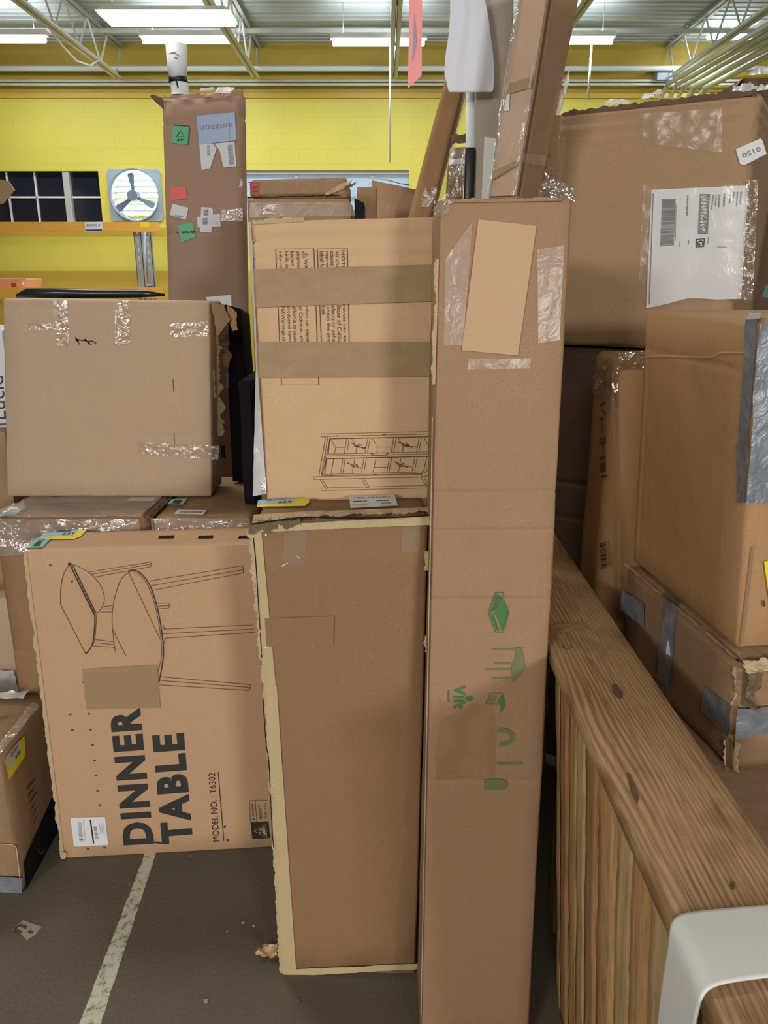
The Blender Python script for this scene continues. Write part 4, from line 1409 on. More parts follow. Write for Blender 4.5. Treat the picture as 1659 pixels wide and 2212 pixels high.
# big plain greyish carton on top of the pair
YA = 2.30
fA = Face((0, YA, 0), (1, YA, 0), (0, YA, 1))
TLa, TRa = fA.pt(5, 645), fA.pt(453, 652)
BLa, BRa = fA.pt(15, 1078), fA.pt(457, 1076)
BLa.z = BRa.z = ZB + 0.002
BLa.x -= 0.0
cA = quadbox(BLa, BRa, TLa, TRa, (0, 0.165, 0))
A = carton('plain_carton', 'large plain greyish carton with clear tape strips, its right end torn open', 'box', cA, M['kraft_grey'], seed=14, amp=0.0014, edge=1.0, e=0.005, creases=[(2, 0.955, 0.003, 0.008), (2, 0.33, 0.0015, 0.006)])
for i, q in enumerate([[(125, 748), (151, 747), (146, 650), (116, 650)], [(248, 745), (281, 745), (281, 648), (250, 648)], [(369, 728), (451, 726), (451, 694), (367, 699)], [(297, 981), (472, 992), (474, 962), (299, 954)], [(54, 712), (146, 714), (146, 700), (60, 698)]]):
    tape_px('packing_tape', fA, q, M['film_shiny'], A, 0.002, 0.0022, 18, 14, 30 + i, 45)
lines_px('pen_scribble', fA, [curve_px([(163, 728), (168, 737), (164, 733), (176, 735), (186, 736), (183, 732), (192, 741), (190, 738), (200, 737), (208, 742)], 4), [(168, 733), (171, 744)], [(190, 741), (198, 744)]], 0.004, M['ink'], A)
lines_px('pen_mark', fA, [[(374, 820), (375, 845)]], 0.002, M['ink_brown'], A)
lines_px('pen_mark', fA, [[(376, 935), (377, 960)]], 0.002, M['ink_brown'], A)
# torn right end: frayed board edges and a flap
xr = BRa.x
zt = TRa.z
ragged('torn_edge', (xr + 0.004, YA + 0.02, zt - 0.01), (xr + 0.004, YA + 0.05, ZB + 0.30), Vector((1, 0.15, 0)), 0.022, M['kraft_gold'], A, 34, 0.35, 0.2, Vector((0, -1, 0)), 21)
ragged('torn_edge', (xr + 0.010, YA + 0.09, zt - 0.02), (xr + 0.010, YA + 0.11, ZB + 0.17), Vector((1, 0.1, 0)), 0.026, M['torn'], A, 30, 0.5, 0.3, Vector((0, -1, 0)), 22)
ragged('torn_edge', (xr + 0.012, YA + 0.14, zt - 0.01), (xr + 0.040, YA + 0.14, zt - 0.20), Vector((1, 0.1, 0.3)), 0.030, M['kraft_plain'], A, 12, 0.5, 0.6, Vector((0, -1, 0)), 23)
# dark rolled item and the black boards behind it
fkA = Face((0, YA + 0.02, 0), (1, YA + 0.05, 0), (0, YA + 0.02, 1))
patch('torn_flap', [fkA.pt(470, 726, 0.0), fkA.pt(498, 690, 0.0), fkA.pt(484, 658, 0.0), fkA.pt(456, 652, 0.0)], M['kraft_plain'], A, 10, 10, 0.006, 24, fkA.n, 5, True, 0.003)
patch('torn_flap', [fkA.pt(500, 716, -0.01), fkA.pt(512, 712, -0.01), fkA.pt(510, 672, -0.01), fkA.pt(488, 660, -0.01)], M['kraft_gold'], A, 8, 10, 0.006, 24, fkA.n, 6, True, 0.003)
rb = thing('black_bag', 'dark rolled plastic bag lying behind the top of the large plain carton', 'bag', (-0.85, 2.53, ZB))
pts = [at_y(36, 640, 2.52), at_y(60, 634, 2.52), at_y(120, 633, 2.52), at_y(200, 634, 2.52), at_y(300, 634, 2.52), at_y(356, 637, 2.52)]
v, f = tube_mesh(pts, [0.006, 0.016, 0.016, 0.014, 0.013, 0.004], 12)
obj('roll', v, f, M['blackbag'], rb, True)
hexa('bag', axbox(-1.02, -0.66, 2.485, 2.57, ZB + 0.001, 1.545), M['blackbag'], rb, (8, 3, 10), 0.012, 0.012, 9, (), 3)
cK = [(-0.503, 2.492, ZB), (-0.438, 2.494, ZB), (-0.498, 2.494, 1.535), (-0.444, 2.496, 1.52), (-0.478, 2.58, ZB), (-0.422, 2.58, ZB), (-0.478, 2.58, 1.515), (-0.430, 2.58, 1.50)]
kb = carton('flat_pack_carton', 'black flat-pack carton standing on edge right of the large plain carton', 'box', cK, M['soft_black'], seed=15, amp=0.002, e=0.004, n=(3, 5, 14))
fk = Face((0, 2.486, 0), (1, 2.486, 0), (0, 2.488, 1))
decal('sticker_strip', fk, [(485, 838), (494, 838), (495, 700), (484, 700)], M['ink_grey'], kb, 0.004, 'grey strip')
patch('loose_flap', [fk.pt(468, 985, 0.002), fk.pt(489, 988, 0.002), fk.pt(488, 958, 0.012), fk.pt(470, 962, 0.012)], M['blackbag'], kb, 6, 6, 0.006, 40)
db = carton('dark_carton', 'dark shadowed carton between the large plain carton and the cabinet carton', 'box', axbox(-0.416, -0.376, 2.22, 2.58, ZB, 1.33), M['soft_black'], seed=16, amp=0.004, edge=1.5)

# tall narrow carton with coloured stickers (leans back slightly)
pt_ = Face((0, 2.86, 0), (1, 2.86, 0), (0, 2.92, 1))
TLt, TRt = pt_.pt(349, 214), pt_.pt(527, 203)
BLt, BRt = ext_z(TLt, pt_.pt(362, 640)), ext_z(TRt, pt_.pt(534, 640))
cT = quadbox(BLt, BRt, TLt, TRt, (0.0, 0.045, 0))
tall = carton('tall_carton', 'tall narrow brown carton with green, red and white stickers in front of the yellow wall', 'box', cT, M['kraft_tall'], seed=17, n=(8, 5, 22), amp=0.003, edge=1.6, e=0.006,
              creases=[(2, 0.965, 0.004, 0.01), (2, 0.80, 0.002, 0.006)])
T = lambda pts: zc(340, 220, 6.5045, pts)
bg = slab('plastic_pouch', pt_, T([(550, 200), (1090, 150), (1110, 545), (590, 600)]), M['blue_bag'], tall, 0.002, 0.0015, 'grey-blue plastic pouch')
text_px('printed_word', pt_, 'amazon', T([(1050, 305), (595, 335), (605, 405), (1050, 355)]), M['ink_grey'], bg, 0.02, 0.0042)
lines_px('pouch_fold', pt_, [T([(1005, 190), (1025, 545)])], 0.0016, M['ink_grey'], bg, 0.0042)
gs = decal('sticker', pt_, T([(218, 330), (455, 340), (437, 603), (203, 580)]), M['green_sticker'], tall, 0.003, 'upper green sticker')
lines_px('printed_mark', pt_, [T(s) for s in ([(225, 332), (452, 345)], [(453, 345), (436, 600)], [(270, 500), (330, 410), (360, 450)], [(300, 490), (375, 490), (350, 450)], [(270, 545), (380, 530)], [(300, 520), (300, 560)], [(340, 520), (345, 560)])], 0.0032, M['ink'], gs, 0.004)
wl = decal('shipping_label', pt_, T([(592, 598), (775, 585), (835, 660), (740, 945), (620, 958)]), M['paper_grey'], tall, 0.003)
bars_px('barcode', pt_, T([(700, 615), (705, 760), (745, 755), (740, 612)]), M['ink_grey'], wl, 14, 0.004, 2)
wl = decal('shipping_label', pt_, T([(800, 590), (1085, 560), (1110, 908), (930, 925), (875, 680)]), M['paper_grey'], tall, 0.003)
bars_px('barcode', pt_, T([(990, 610), (1010, 885), (1080, 878), (1060, 600)]), M['ink_grey'], wl, 22, 0.004, 4)
decal('sticker', pt_, T([(185, 1205), (405, 1195), (412, 1365), (185, 1390)]), M['red_sticker'], tall, 0.003, 'red sticker')
s_ = decal('sticker', pt_, T([(215, 1432), (438, 1492), (403, 1658), (175, 1590)]), M['paper_grey'], tall, 0.003, 'small white sticker')
lines_px('printed_mark', pt_, [T([(250, 1600), (365, 1615)])], 0.004, M['ink_grey'], s_, 0.004)
s_ = decal('sticker', pt_, T([(280, 1735), (490, 1690), (545, 1900), (340, 1970)]), M['green_sticker'], tall, 0.003, 'lower green sticker')
lines_px('printed_mark', pt_, [T(s) for s in ([(345, 1838), (420, 1830), (450, 1840)], [(465, 1835), (520, 1820)], [(500, 1850), (530, 1810)], [(285, 1830), (290, 1850)])], 0.006, M['ink'], s_, 0.004)
for i, q in enumerate(([(618, 1480), (760, 1490), (785, 1520), (760, 1840), (598, 1828)], [(560, 1620), (700, 1600), (760, 1650), (740, 1760), (570, 1770)], [(765, 1585), (885, 1575), (893, 1755), (770, 1765)])):
    decal('sticker', pt_, T(q), M['paper_grey'], tall, 0.003 + 0.0006 * i, 'small white sticker')
bars_px('barcode', pt_, T([(655, 1520), (655, 1600), (720, 1600), (720, 1515)]), M['ink_grey'], tall, 9, 0.008, 3)
bars_px('barcode', pt_, T([(640, 1640), (640, 1725), (710, 1720), (710, 1635)]), M['ink_grey'], tall, 9, 0.008, 5)
tape_px('packing_tape', pt_, T([(890, 1680), (1205, 1670), (1200, 1500), (900, 1520)]), M['film_shiny'], tall, 0.003, 0.002, 16, 8, 44, 40)
tape_px('packing_tape', pt_, T([(1150, 1200), (1210, 1200), (1200, 1080), (1170, 1080)]), M['film_shiny'], tall, 0.003, 0.003, 8, 8, 45, 60)
decal('shipping_label', pt_, [(444, 642), (500, 637), (502, 690), (470, 690)], M['paper'], tall, 0.003, 'blank white label')
patch('torn_flap', [pt_.pt(352, 240, 0.0), pt_.pt(352, 214, 0.0), pt_.pt(334, 208, 0.02), pt_.pt(326, 212, 0.02)], M['kraft_dark'], tall, 6, 6, 0.01, 30)
ragged('torn_edge', pt_.pt(352, 212), pt_.pt(526, 204), Vector((0, 0.3, 1)), 0.016, M['kraft_tall'], tall, 24, 0.6, 0.4, pt_.n, 24)
patch('torn_paper', [pt_.pt(373, 203, 0.004), pt_.pt(410, 203, 0.004), pt_.pt(392, 193, 0.01), pt_.pt(384, 192, 0.01)], M['paper'], tall, 6, 4, 0.008, 50)
patch('torn_paper', [pt_.pt(432, 196, 0.004), pt_.pt(470, 193, 0.004), pt_.pt(462, 189, 0.01), pt_.pt(436, 190, 0.01)], M['paper'], tall, 6, 4, 0.008, 50)
patch('packing_tape', [pt_.pt(464, 202, 0.004), pt_.pt(498, 204, 0.004), pt_.pt(508, 190, 0.004), pt_.pt(472, 189, 0.004)], M['wrap_white'], tall, 6, 4, 0.004, 50)
# white sleeve tube standing behind it
wt = thing('white_tube', 'white sleeved cardboard tube standing up behind the tall stickered carton', 'tube', (at_y(385, 150, 3.3).x, 3.3, 0))
a, b, c = at_y(381, 96, 3.3), at_y(385, 168, 3.3), at_y(389, 196, 3.3)
v, f = tube_mesh([(c.x + 0.05, 3.3, 0), (c.x, 3.3, c.z), (b.x, 3.3, b.z + 0.02)], 0.033, 24)
obj('inner_tube', v, f, M['bucket_white'], wt, True)
v, f = tube_mesh([(b.x, 3.3, b.z), (b.x - 0.001, 3.3, b.z + 0.04), (a.x, 3.3, a.z)], [0.034, 0.037, 0.040], 24)
obj('sleeve', v, f, M['bucket_white'], wt, True)
v, f = tube_mesh([(b.x, 3.298, b.z - 0.018), (b.x, 3.298, b.z)], 0.0355, 24)
obj('black_ring', v, f, M['black'], wt, True)
v, f = tube_mesh([(b.x, 3.265, b.z - 0.018), (b.x + 0.006, 3.264, c.z)], 0.003, 6)
obj('seam', v, f, M['black'], wt)
fw = Face((0, 3.258, 0), (1, 3.258, 0), (0, 3.258, 1))
lines_px('printed_sprig', fw, [curve_px([(365, 117), (375, 114), (388, 121)], 4), [(371, 116), (372, 110)], [(376, 124), (384, 126)], [(374, 116), (380, 113)]], 0.003, M['ink_grey'], wt, 0.001)

# ================================================================== cartons showing over the cabinet carton
cC2 = axbox(-0.370, -0.088, 2.24, 2.56, 0.0, at_y(650, 428, 2.24).z)
C2 = carton('taped_carton', 'brown carton with shiny tape showing just above the cabinet carton', 'box', cC2, M['kraft_plain'], seed=18, amp=0.003, edge=1.5, e=0.008)
fC = Face((0, 2.24, 0), (1, 2.24, 0), (0, 2.24, 1))
for i, q in enumerate([[(569, 463), (600, 463), (600, 441), (571, 443)], [(540, 470), (768, 466), (762, 436), (540, 438)]]):
    tape_px('packing_tape', fC, q, M['film_shiny'] if i == 0 else M['film'], C2, 0.003, 0.003 if i == 0 else 0.0012, 24, 6, 50 + i, 40)
z2 = cC2[2][2]
fC1 = Face((0, 2.28, 0), (1, 2.28, 0), (0, 2.28, 1))
tl, tr = fC1.pt(536, 385), fC1.pt(752, 380)
cC1 = quadbox((-0.37, 2.28, z2 + 0.002), (-0.095, 2.28, z2 + 0.002), tl, tr, (0, 0.24, 0))
C1 = carton('red_print_carton', 'flat brown carton with a red printed corner, lying on the taped carton', 'box', cC1, M['kraft_plain'], seed=19, amp=0.004, edge=2.0, e=0.012)
lines_px('printed_frame', fC1, [[(536, 394), (559, 394), (557, 426)]], 0.003, M['ink_red'], C1, 0.001)
text_px('printed_letter', fC1, 'F', [(541, 424), (555, 424), (555, 400), (541, 401)], M['ink_red'], C1, 0.03)
ragged('torn_edge', fC1.pt(700, 422, 0.004), fC1.pt(756, 400, 0.004), Vector((0.6, 0, 1)), 0.02, M['torn'], C1, 10, 0.5, 0.7, fC1.n, 26)
patch('torn_flap', [fC1.pt(742, 406, 0.005), fC1.pt(764, 396, 0.005), fC1.pt(770, 392, 0.02), fC1.pt(744, 396, 0.02)], M['torn'], C1, 6, 6, 0.008, 40)
ragged('torn_edge', fC1.pt(536, 428, 0.004), fC1.pt(735, 423, 0.004), Vector((0, -1, 0.1)), 0.014, M['torn_dark'], C1, 24, 0.5, 0.4, fC1.n, 27)
bb = thing('dark_plastic_bag', 'small dark plastic bag in the gap above the cabinet carton', 'bag', (-0.05, 2.32, 0))
hexa('bag', [(-0.082, 2.30, 0), (-0.03, 2.30, 0), fC1.pt(762, 424), fC1.pt(792, 436), (-0.082, 2.40, 0), (-0.03, 2.40, 0), fC1.pt(762, 424) + Vector((0, 0.1, 0)), fC1.pt(792, 436) + Vector((0, 0.1, 0))], M['blackbag'], bb, (5, 4, 20), 0.01, 0.008, 14, (), 4)
cC5 = axbox(-0.085, -0.02, 2.575, 2.63, 0, at_y(780, 402, 2.575).z)
carton('flap_carton', 'brown carton edge peeking out above the dark plastic bag', 'box', cC5, M['kraft_plain'], seed=20, amp=0.003)
f6 = Face((0, 2.92, 0), (1, 2.92, 0), (0, 2.92, 1))
cC3 = quadbox((-0.09, 2.92, 0), (0.16, 2.92, 0), f6.pt(803, 388), f6.pt(905, 408), (0, 0.2, 0))
C3 = carton('slanted_carton', 'brown carton with a slanting open top, left of the leaning long carton', 'box', cC3, M['kraft_big'], seed=21, amp=0.004, edge=1.5, creases=[(2, 0.965, 0.006, 0.01)])
patch('open_flap', [f6.pt(803, 387, 0.004), f6.pt(890, 405, 0.004), f6.pt(878, 396, -0.06), f6.pt(808, 383, -0.06)], M['kraft_plain'], C3, 8, 4, 0.006, 20)
tape_px('packing_tape', f6, [(790, 462), (797, 462), (803, 388), (798, 395)], M['film_shiny'], C3, 0.004, 0.003, 4, 14, 53, 40)

# leaning long cartons and rolls
pL = Face((0, 2.66, 0), (1, 2.66, 0), (0, 2.70, 1))


def long_box(name, label, cat, face, tl, tr, bl, br, d, mat, **kw):
    tl, tr, bl, br = [face.pt(*p) for p in (tl, tr, bl, br)]
    B, C = ext_z(tl, bl), ext_z(tr, br)
    return carton(name, label, cat, quadbox(B, C, tl, tr, d), mat, **kw)


LB1 = long_box('leaning_long_carton', 'long brown carton leaning to the right behind the cabinet carton', 'box', pL, (962, 165), (1003, 195), (880, 470), (932, 470), (0.012, 0.06, 0), M['kraft_gold'], seed=22, n=(4, 3, 30), amp=0.002,
               creases=[(2, 0.80, 0.003, 0.006)])
patch('film_strip', [pL.pt(932, 470, 0.004), pL.pt(944, 470, -0.02), pL.pt(1007, 200, -0.02), pL.pt(1000, 198, 0.004)], M['wrap'], LB1, 4, 30, 0.006, 30)
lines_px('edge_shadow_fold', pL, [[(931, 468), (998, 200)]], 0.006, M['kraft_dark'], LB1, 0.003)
tape_px('packing_tape', pL, [(908, 448), (940, 448), (945, 405), (912, 405)], M['film_shiny'], LB1, 0.003, 0.005, 8, 8, 54, 40)
pS = Face((0, 2.465, 0), (1, 2.465, 0), (0, 2.47, 1))
LB2 = long_box('slim_open_carton', 'slim taped carton with an open top beside the white pole', 'box', pS, (971, 318), (1008, 316), (962, 430), (1000, 430), (0, 0.02, 0), M['kraft_brown'], seed=23, n=(3, 2, 30), amp=0.002)
patch('open_flap', [pS.pt(972, 316, 0.002), pS.pt(1008, 314, 0.002), pS.pt(1008, 292, -0.02), pS.pt(976, 294, -0.02)], M['kraft_dark'], LB2, 6, 5, 0.008, 40, None, 2, True, 0.003)
tape_px('packing_tape', pS, [(968, 356), (1006, 354), (1007, 342), (969, 344)], M['wrap_white'], LB2, 0.003, 0.002, 8, 4, 55, 40)
tape_px('packing_tape', pS, [(966, 425), (1000, 425), (1007, 320), (972, 320)], M['film_shiny'], LB2, 0.003, 0.003, 8, 16, 56, 36)
pp = thing('white_pole', 'white round pole standing below the hanging white paper', 'pole', (at_y(1017, 300, 2.43).x, 2.43, 0))
a, b = at_y(1019, 60, 2.43), at_y(1016, 420, 2.43)
v, f = tube_mesh([(b.x - 0.02, 2.43, 0), (b.x, 2.43, b.z), (a.x, 2.43, a.z)], 0.0145, 16)
obj('shaft', v, f, M['bucket_white'], pp, True)
blk = thing('black_tube', 'black square tube standing in the gap in front of the white pole', 'tube', (at_y(1014, 400, 2.39).x, 2.39, 0))
a, b = at_y(1005, 318, 2.39), at_y(1024, 430, 2.39)
hexa('shaft', axbox(a.x, b.x, 2.385, 2.408, 0, a.z), M['black'], blk, (2, 2, 14), 0.003, 0.001)
pP = Face((0, 2.375, 0), (1, 2.375, 0), (0, 2.385, 1))
tlp, trp, blp, brp = pP.pt(1030, -60), pP.pt(1112, -60), pP.pt(1026, 430), pP.pt(1098, 430)
cP = quadbox(ext_z(tlp, blp), ext_z(trp, brp), tlp, trp, (0, 0.018, 0))
M['panel_grey'] = cardboard('beige-grey board', rgb(176, 166, 152), 0.10, 0.5)
PN = carton('grey_board', 'tall beige-grey board standing behind the white paper', 'board', cP, M['panel_grey'], seed=24, n=(4, 2, 30), amp=0.001)
decal('pale_panel', pP, [(1046, 296), (1072, 299), (1056, 430), (1040, 430)], M['foam'], PN, 0.002, 'pale rectangular panel')
# big long leaning carton, its edge towards the camera
rt, rb_ = at_y(1190, -60, 2.02), at_y(1117, 423, 1.99)
lt, lb_ = at_y(1128, -60, 2.16), at_y(1058, 425, 2.13)
r2t, r2b = at_y(1262, -60, 2.16), at_y(1170, 403, 2.13)
g = lambda p, q: ext_z(p, q)
b00, b10, b01 = g(rt, rb_), g(r2t, r2b), g(lt, lb_)
cL3 = [b00, b10, rt, r2t, b01, b10 + b01 - b00, lt, r2t + lt - rt]
M['kraft_pink'] = cardboard('pale pinkish cardboard', rgb(200, 170, 148), 0.10, 0.45)
LB3 = carton('leaning_tall_carton', 'big long carton leaning right, two faces showing, behind the column carton', 'box', cL3, M['kraft_plain'], seed=25, n=(4, 4, 26), amp=0.002)
fl = Face(rt, rb_, lt)
fr = Face(rt, rb_, r2t)
patch('pale_side_sheet', [fl.pt(1060, 424, 0.001), fl.pt(1116, 422, 0.001), fl.pt(1187, -40, 0.001), fl.pt(1128, -40, 0.001)], M['kraft_pink'], LB3, 6, 20, 0.001, 8, fl.n, 3, label='pale glossy side')
tape_px('brown_tape', fl, [(1098, 205), (1150, 190), (1157, 165), (1104, 180)], M['kraft_tape'], LB3, 0.003, 0.001, seed=60)
tape_px('brown_tape', fl, [(1063, 392), (1120, 358), (1122, 345), (1066, 372)], M['kraft_tape'], LB3, 0.003, 0.001, seed=61)
patch('edge_film', [fl.pt(1058, 424, 0.003), fl.pt(1064, 424, 0.003), fl.pt(1136, -40, 0.003), fl.pt(1127, -40, 0.003)], M['wrap'], LB3, 3, 44, 0.006, 40, fl.n, 8)
patch('edge_film', [fl.pt(1112, 424, 0.004), fl.pt(1118, 424, 0.004), fl.pt(1166, 120, 0.004), fl.pt(1158, 120, 0.004)], M['wrap'], LB3, 3, 34, 0.006, 40, fl.n, 9)
tape_px('packing_tape', fr, [(1122, 352), (1170, 358), (1176, 335), (1126, 332)], M['film_shiny'], LB3, 0.003, 0.005, 10, 8, 62, 40)
lines_px('fold_line', fr, [[(1119, 423), (1158, 190), (1190, -20)]], 0.010, M['kraft_dark'], LB3, 0.002)
decal('small_label', fl, [(1091, 240), (1102, 240), (1105, 201), (1099, 201)], M['paper'], LB3, 0.004)
patch('bubble_wrap', [fr.pt(1206, 250, 0.004), fr.pt(1216, 250, -0.03), fr.pt(1250, 150, -0.03), fr.pt(1226, 155, 0.004)], M['wrap_white'], LB3, 8, 16, 0.016, 40, Vector((0, -1, 0)), 4)
# white paper hanging over the board
hp = thing('white_paper', 'sheet of white packing paper hanging down at the top centre', 'paper', (0.23, 2.35, 2.0))
V, F = [], []
rows = [(-75, 968, 1050), (-20, 972, 1046), (0, 973, 1047), (40, 972, 1057), (80, 969, 1060), (110, 963, 1066), (150, 960, 1068), (168, 960, 1068), (178, 966, 1067), (199, 967.5, 1066)]
NX = 14
for i, (py, xa, xb) in enumerate(rows):
    for k in range(NX + 1):
        px = xa + (xb - xa) * k / NX
        yy = 2.342 + 0.006 * sin(k * 0.45 + i * 0.15) + 0.0015 * sin(k * 1.1 + i * 0.8)
        if i == 0:
            yy += 0.06
        V.append(at_y(px, py, yy))
for i in range(len(rows) - 1):
    for k in range(NX):
        a = i * (NX + 1) + k
        F.append((a, a + NX + 1, a + NX + 2, a + 1))
ob = obj('sheet', V, F, M['foam_sheet'], hp, True)
md = ob.modifiers.new('s', 'SUBSURF'); md.levels = md.render_levels = 2
md = ob.modifiers.new('t', 'SOLIDIFY'); md.thickness = 0.001
# pink streamer hanging from the roof
ps = thing('pink_streamer', 'pinkish red pointed plastic streamer hanging from the roof', 'streamer', (at_y(895, 100, 4.0).x, 4.0, CZ))
fs = Face((0, 4.0, 0), (1, 4.02, 0), (0, 4.0, 1))
top = fs.pt(897, 0)
pl = [fs.pt(884, 0), fs.pt(912, 0), fs.pt(911, 160), fs.pt(909, 165), fs.pt(881, 191), fs.pt(882, 130)]
up = Vector((0, 0, CZ - pl[0].z))
V = [pl[0] + up, pl[1] + up, pl[1], pl[2], pl[3], pl[4], pl[5], pl[0]]
V = [p for p in V]
n_ = len(V)
V += [p + Vector((0, 0.002, 0)) for p in V]
F = [tuple(range(n_)), tuple(reversed(range(n_, 2 * n_)))] + [(i, (i + 1) % n_, n_ + (i + 1) % n_, n_ + i) for i in range(n_)]
recalc(obj('ribbon', V, F, M['pink_red'], ps))
decal('slit', fs, [(895, 22), (898, 60), (900, 90), (895, 115), (890, 135), (893, 70)], M['rack_grey'], ps, 0.002, 'dark slit')

# ================================================================== RIGHT: stacked cartons
nb = at_y(1590, 1403, 1.244)
ZU = nb.z
fb = at_z(1365, 1213, ZU)
nt_p = at_y(1640, 699, 1.256)
uL = Face(nb, fb, nt_p)
ft_p = uL.pt(1392, 669)
ax = (nb - fb)
rd = Vector((-ax.y, ax.x, 0)).normalized() * 0.52
if rd.x < 0:
    rd = -rd
rd.z = 0
# i: near corner -> right, j: near corner -> far left
cU = [nb, nb + rd, nt_p, nt_p + rd + Vector((0, 0, -0.004)), fb, fb + rd, ft_p, ft_p + rd]
U = carton('duct_taped_carton', 'golden brown carton with grey duct tape down its corner, on top of a battered one', 'box', cU, M['kraft_gold'], seed=31, amp=0.002, edge=1.0, e=0.008,
           creases=[(2, 0.86, 0.003, 0.006), (1, 0.93, 0.002, 0.006)])
uR = Face(nb, nb + rd, nt_p)
uT = Face(nt_p, nt_p + rd, ft_p)


def on_edge(py):
    """point of the near vertical edge of the upper carton seen at height py"""
    t = (py - 699) / (1403 - 699)
    t = max(0, min(1, t))
    return uL.pt(1640 + (1590 - 1640) * t, py, 0.002)


for (y0, y1, xl0, xl1) in ((690, 965, 1616, 1600), (962, 1086, 1594, 1597)):
    patch('duct_tape', [uL.pt(xl1, y1, 0.003), on_edge(y1), on_edge(y0), uL.pt(xl0, y0, 0.003)], M['duct'], U, 6, 20, 0.0015, 20, uL.n, 3)
patch('duct_tape', [on_edge(1086), on_edge(1086) + rd.normalized() * 0.075, on_edge(699) + rd.normalized() * 0.075, on_edge(699)], M['duct'], U, 14, 30, 0.004, 20, uR.n, 5)
patch('duct_tape', [uL.pt(1616, 697, 0.004), on_edge(699) + Vector((0, 0, 0.004)), uT.pt(1645, 684, 0.003), uT.pt(1618, 684, 0.003)], M['duct'], U, 8, 8, 0.003, 40, Vector((0, 0, 1)), 6)
lines_px('fold_crease', uL, [curve_px([(1384, 772), (1430, 768), (1480, 770), (1532, 771), (1545, 768), (1560, 761), (1612, 762)], 4)], 0.0022, M['kraft_light'], U, 0.001)
yl = slab('sticker', uR, [(1648, 1212), (1666, 1208), (1672, 1330), (1659, 1290)], M['yellow_sticker'], U, 0.003, 0.0006, 'yellow sticker')
lines_px('dark_mark', uR, [[(1648, 1296), (1648, 1309)]], 0.004, M['ink_brown'], U, 0.003)
lines_px('edge_fold', uR, [[(1625, 1180), (1600, 1395)]], 0.006, M['kraft_plain'], U, 0.002)
# battered lower carton
ZW = ZU - 0.010
nbt = at_z(1594, 1424, ZW)
ZX = 0.73
nbb = at_z(1578, 1672, ZX)
fbt = at_z(1350, 1218, ZW)
fbb = Vector((fbt.x + 0.01, fbt.y - 0.01, ZX))
cW = [nbb + Vector((0, 0, 0.002)), nbb + rd + Vector((0, 0, 0.002)), nbt, nbt + rd, fbb, fbb + rd, fbt, fbt + rd]
W = carton('battered_carton', 'battered carton with grey duct tape strips under the duct taped carton', 'box', cW, M['kraft_plain'], seed=32, amp=0.004, edge=2.0, e=0.010)
wL = Face(nbb, fbb, fbt)
wR = Face(nbb, nbb + rd, nbt)
for i, q in enumerate([[(1346, 1316), (1397, 1355), (1397, 1302), (1350, 1274)], [(1424, 1462), (1450, 1492), (1471, 1302), (1441, 1285)], [(1521, 1535), (1580, 1592), (1586, 1523), (1528, 1479)]]):
    patch('duct_tape', [wL.pt(x, y, 0.004) for x, y in q], M['duct'], W, 12, 14, 0.003, 22, wL.n, 40 + i)
patch('duct_tape', [wR.pt(1582, 1592, 0.004), wR.pt(1690, 1572, 0.004), wR.pt(1690, 1520, 0.004), wR.pt(1588, 1526, 0.004)], M['duct'], W, 16, 12, 0.005, 22, wR.n, 44)
patch('duct_tape', [wL.pt(1434, 1290, 0.005), wL.pt(1471, 1318, 0.005), wL.pt(1478, 1308, 0.02), wL.pt(1446, 1283, 0.02)], M['duct'], W, 8, 6, 0.003, 22, Vector((0, 0, 1)), 45)
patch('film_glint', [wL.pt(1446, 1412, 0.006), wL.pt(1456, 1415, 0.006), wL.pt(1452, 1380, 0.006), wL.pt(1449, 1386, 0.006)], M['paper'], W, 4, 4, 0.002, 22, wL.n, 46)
for i, (p, q, w_) in enumerate([((1600, 1432), (1590, 1520), 0.018), ((1610, 1440), (1604, 1520), 0.018), ((1572, 1596), (1572, 1662), 0.008), ((1588, 1600), (1584, 1662), 0.010)]):
    fcs = wR if i % 2 else wL
    ragged('torn_edge', fcs.pt(*p, 0.004), fcs.pt(*q, 0.004), (rd.normalized() if i % 2 else -rd.normalized()) * 0.6 + Vector((0, -0.6, 0)), w_, M['torn'] if i != 1 else M['torn_dark'], W, 14, 0.6, 0.7, fcs.n, 50 + i)
ragged('torn_edge', nbt + Vector((0, 0, 0.001)), fbt + Vector((0, 0, 0.002)), Vector((-1, -0.2, -0.3)), 0.006, M['kraft_gold'], W, 40, 0.5, 0.4, Vector((0, 0, 1)), 60)
patch('torn_paper', [wR.pt(1598, 1440, 0.008), wR.pt(1690, 1440, 0.006), wR.pt(1690, 1412, 0.004), wR.pt(1592, 1416, 0.006)], M['torn'], W, 16, 8, 0.014, 36, wR.n, 61, False, 0.003)
patch('torn_paper', [wR.pt(1604, 1500, 0.006), wR.pt(1636, 1480, 0.004), wR.pt(1640, 1440, 0.004), wR.pt(1606, 1448, 0.006)], M['torn_dark'], W, 10, 10, 0.010, 50, wR.n, 62, False, 0.003)
# light carton underneath with its top towards us
cX = axbox(0.515, 1.15, 0.72, 1.74, 0, ZX)
X = carton('low_tan_carton', 'tan carton at the lower right beside the plank, carrying the battered one', 'box', cX, M['kraft_big'], seed=33, amp=0.002)
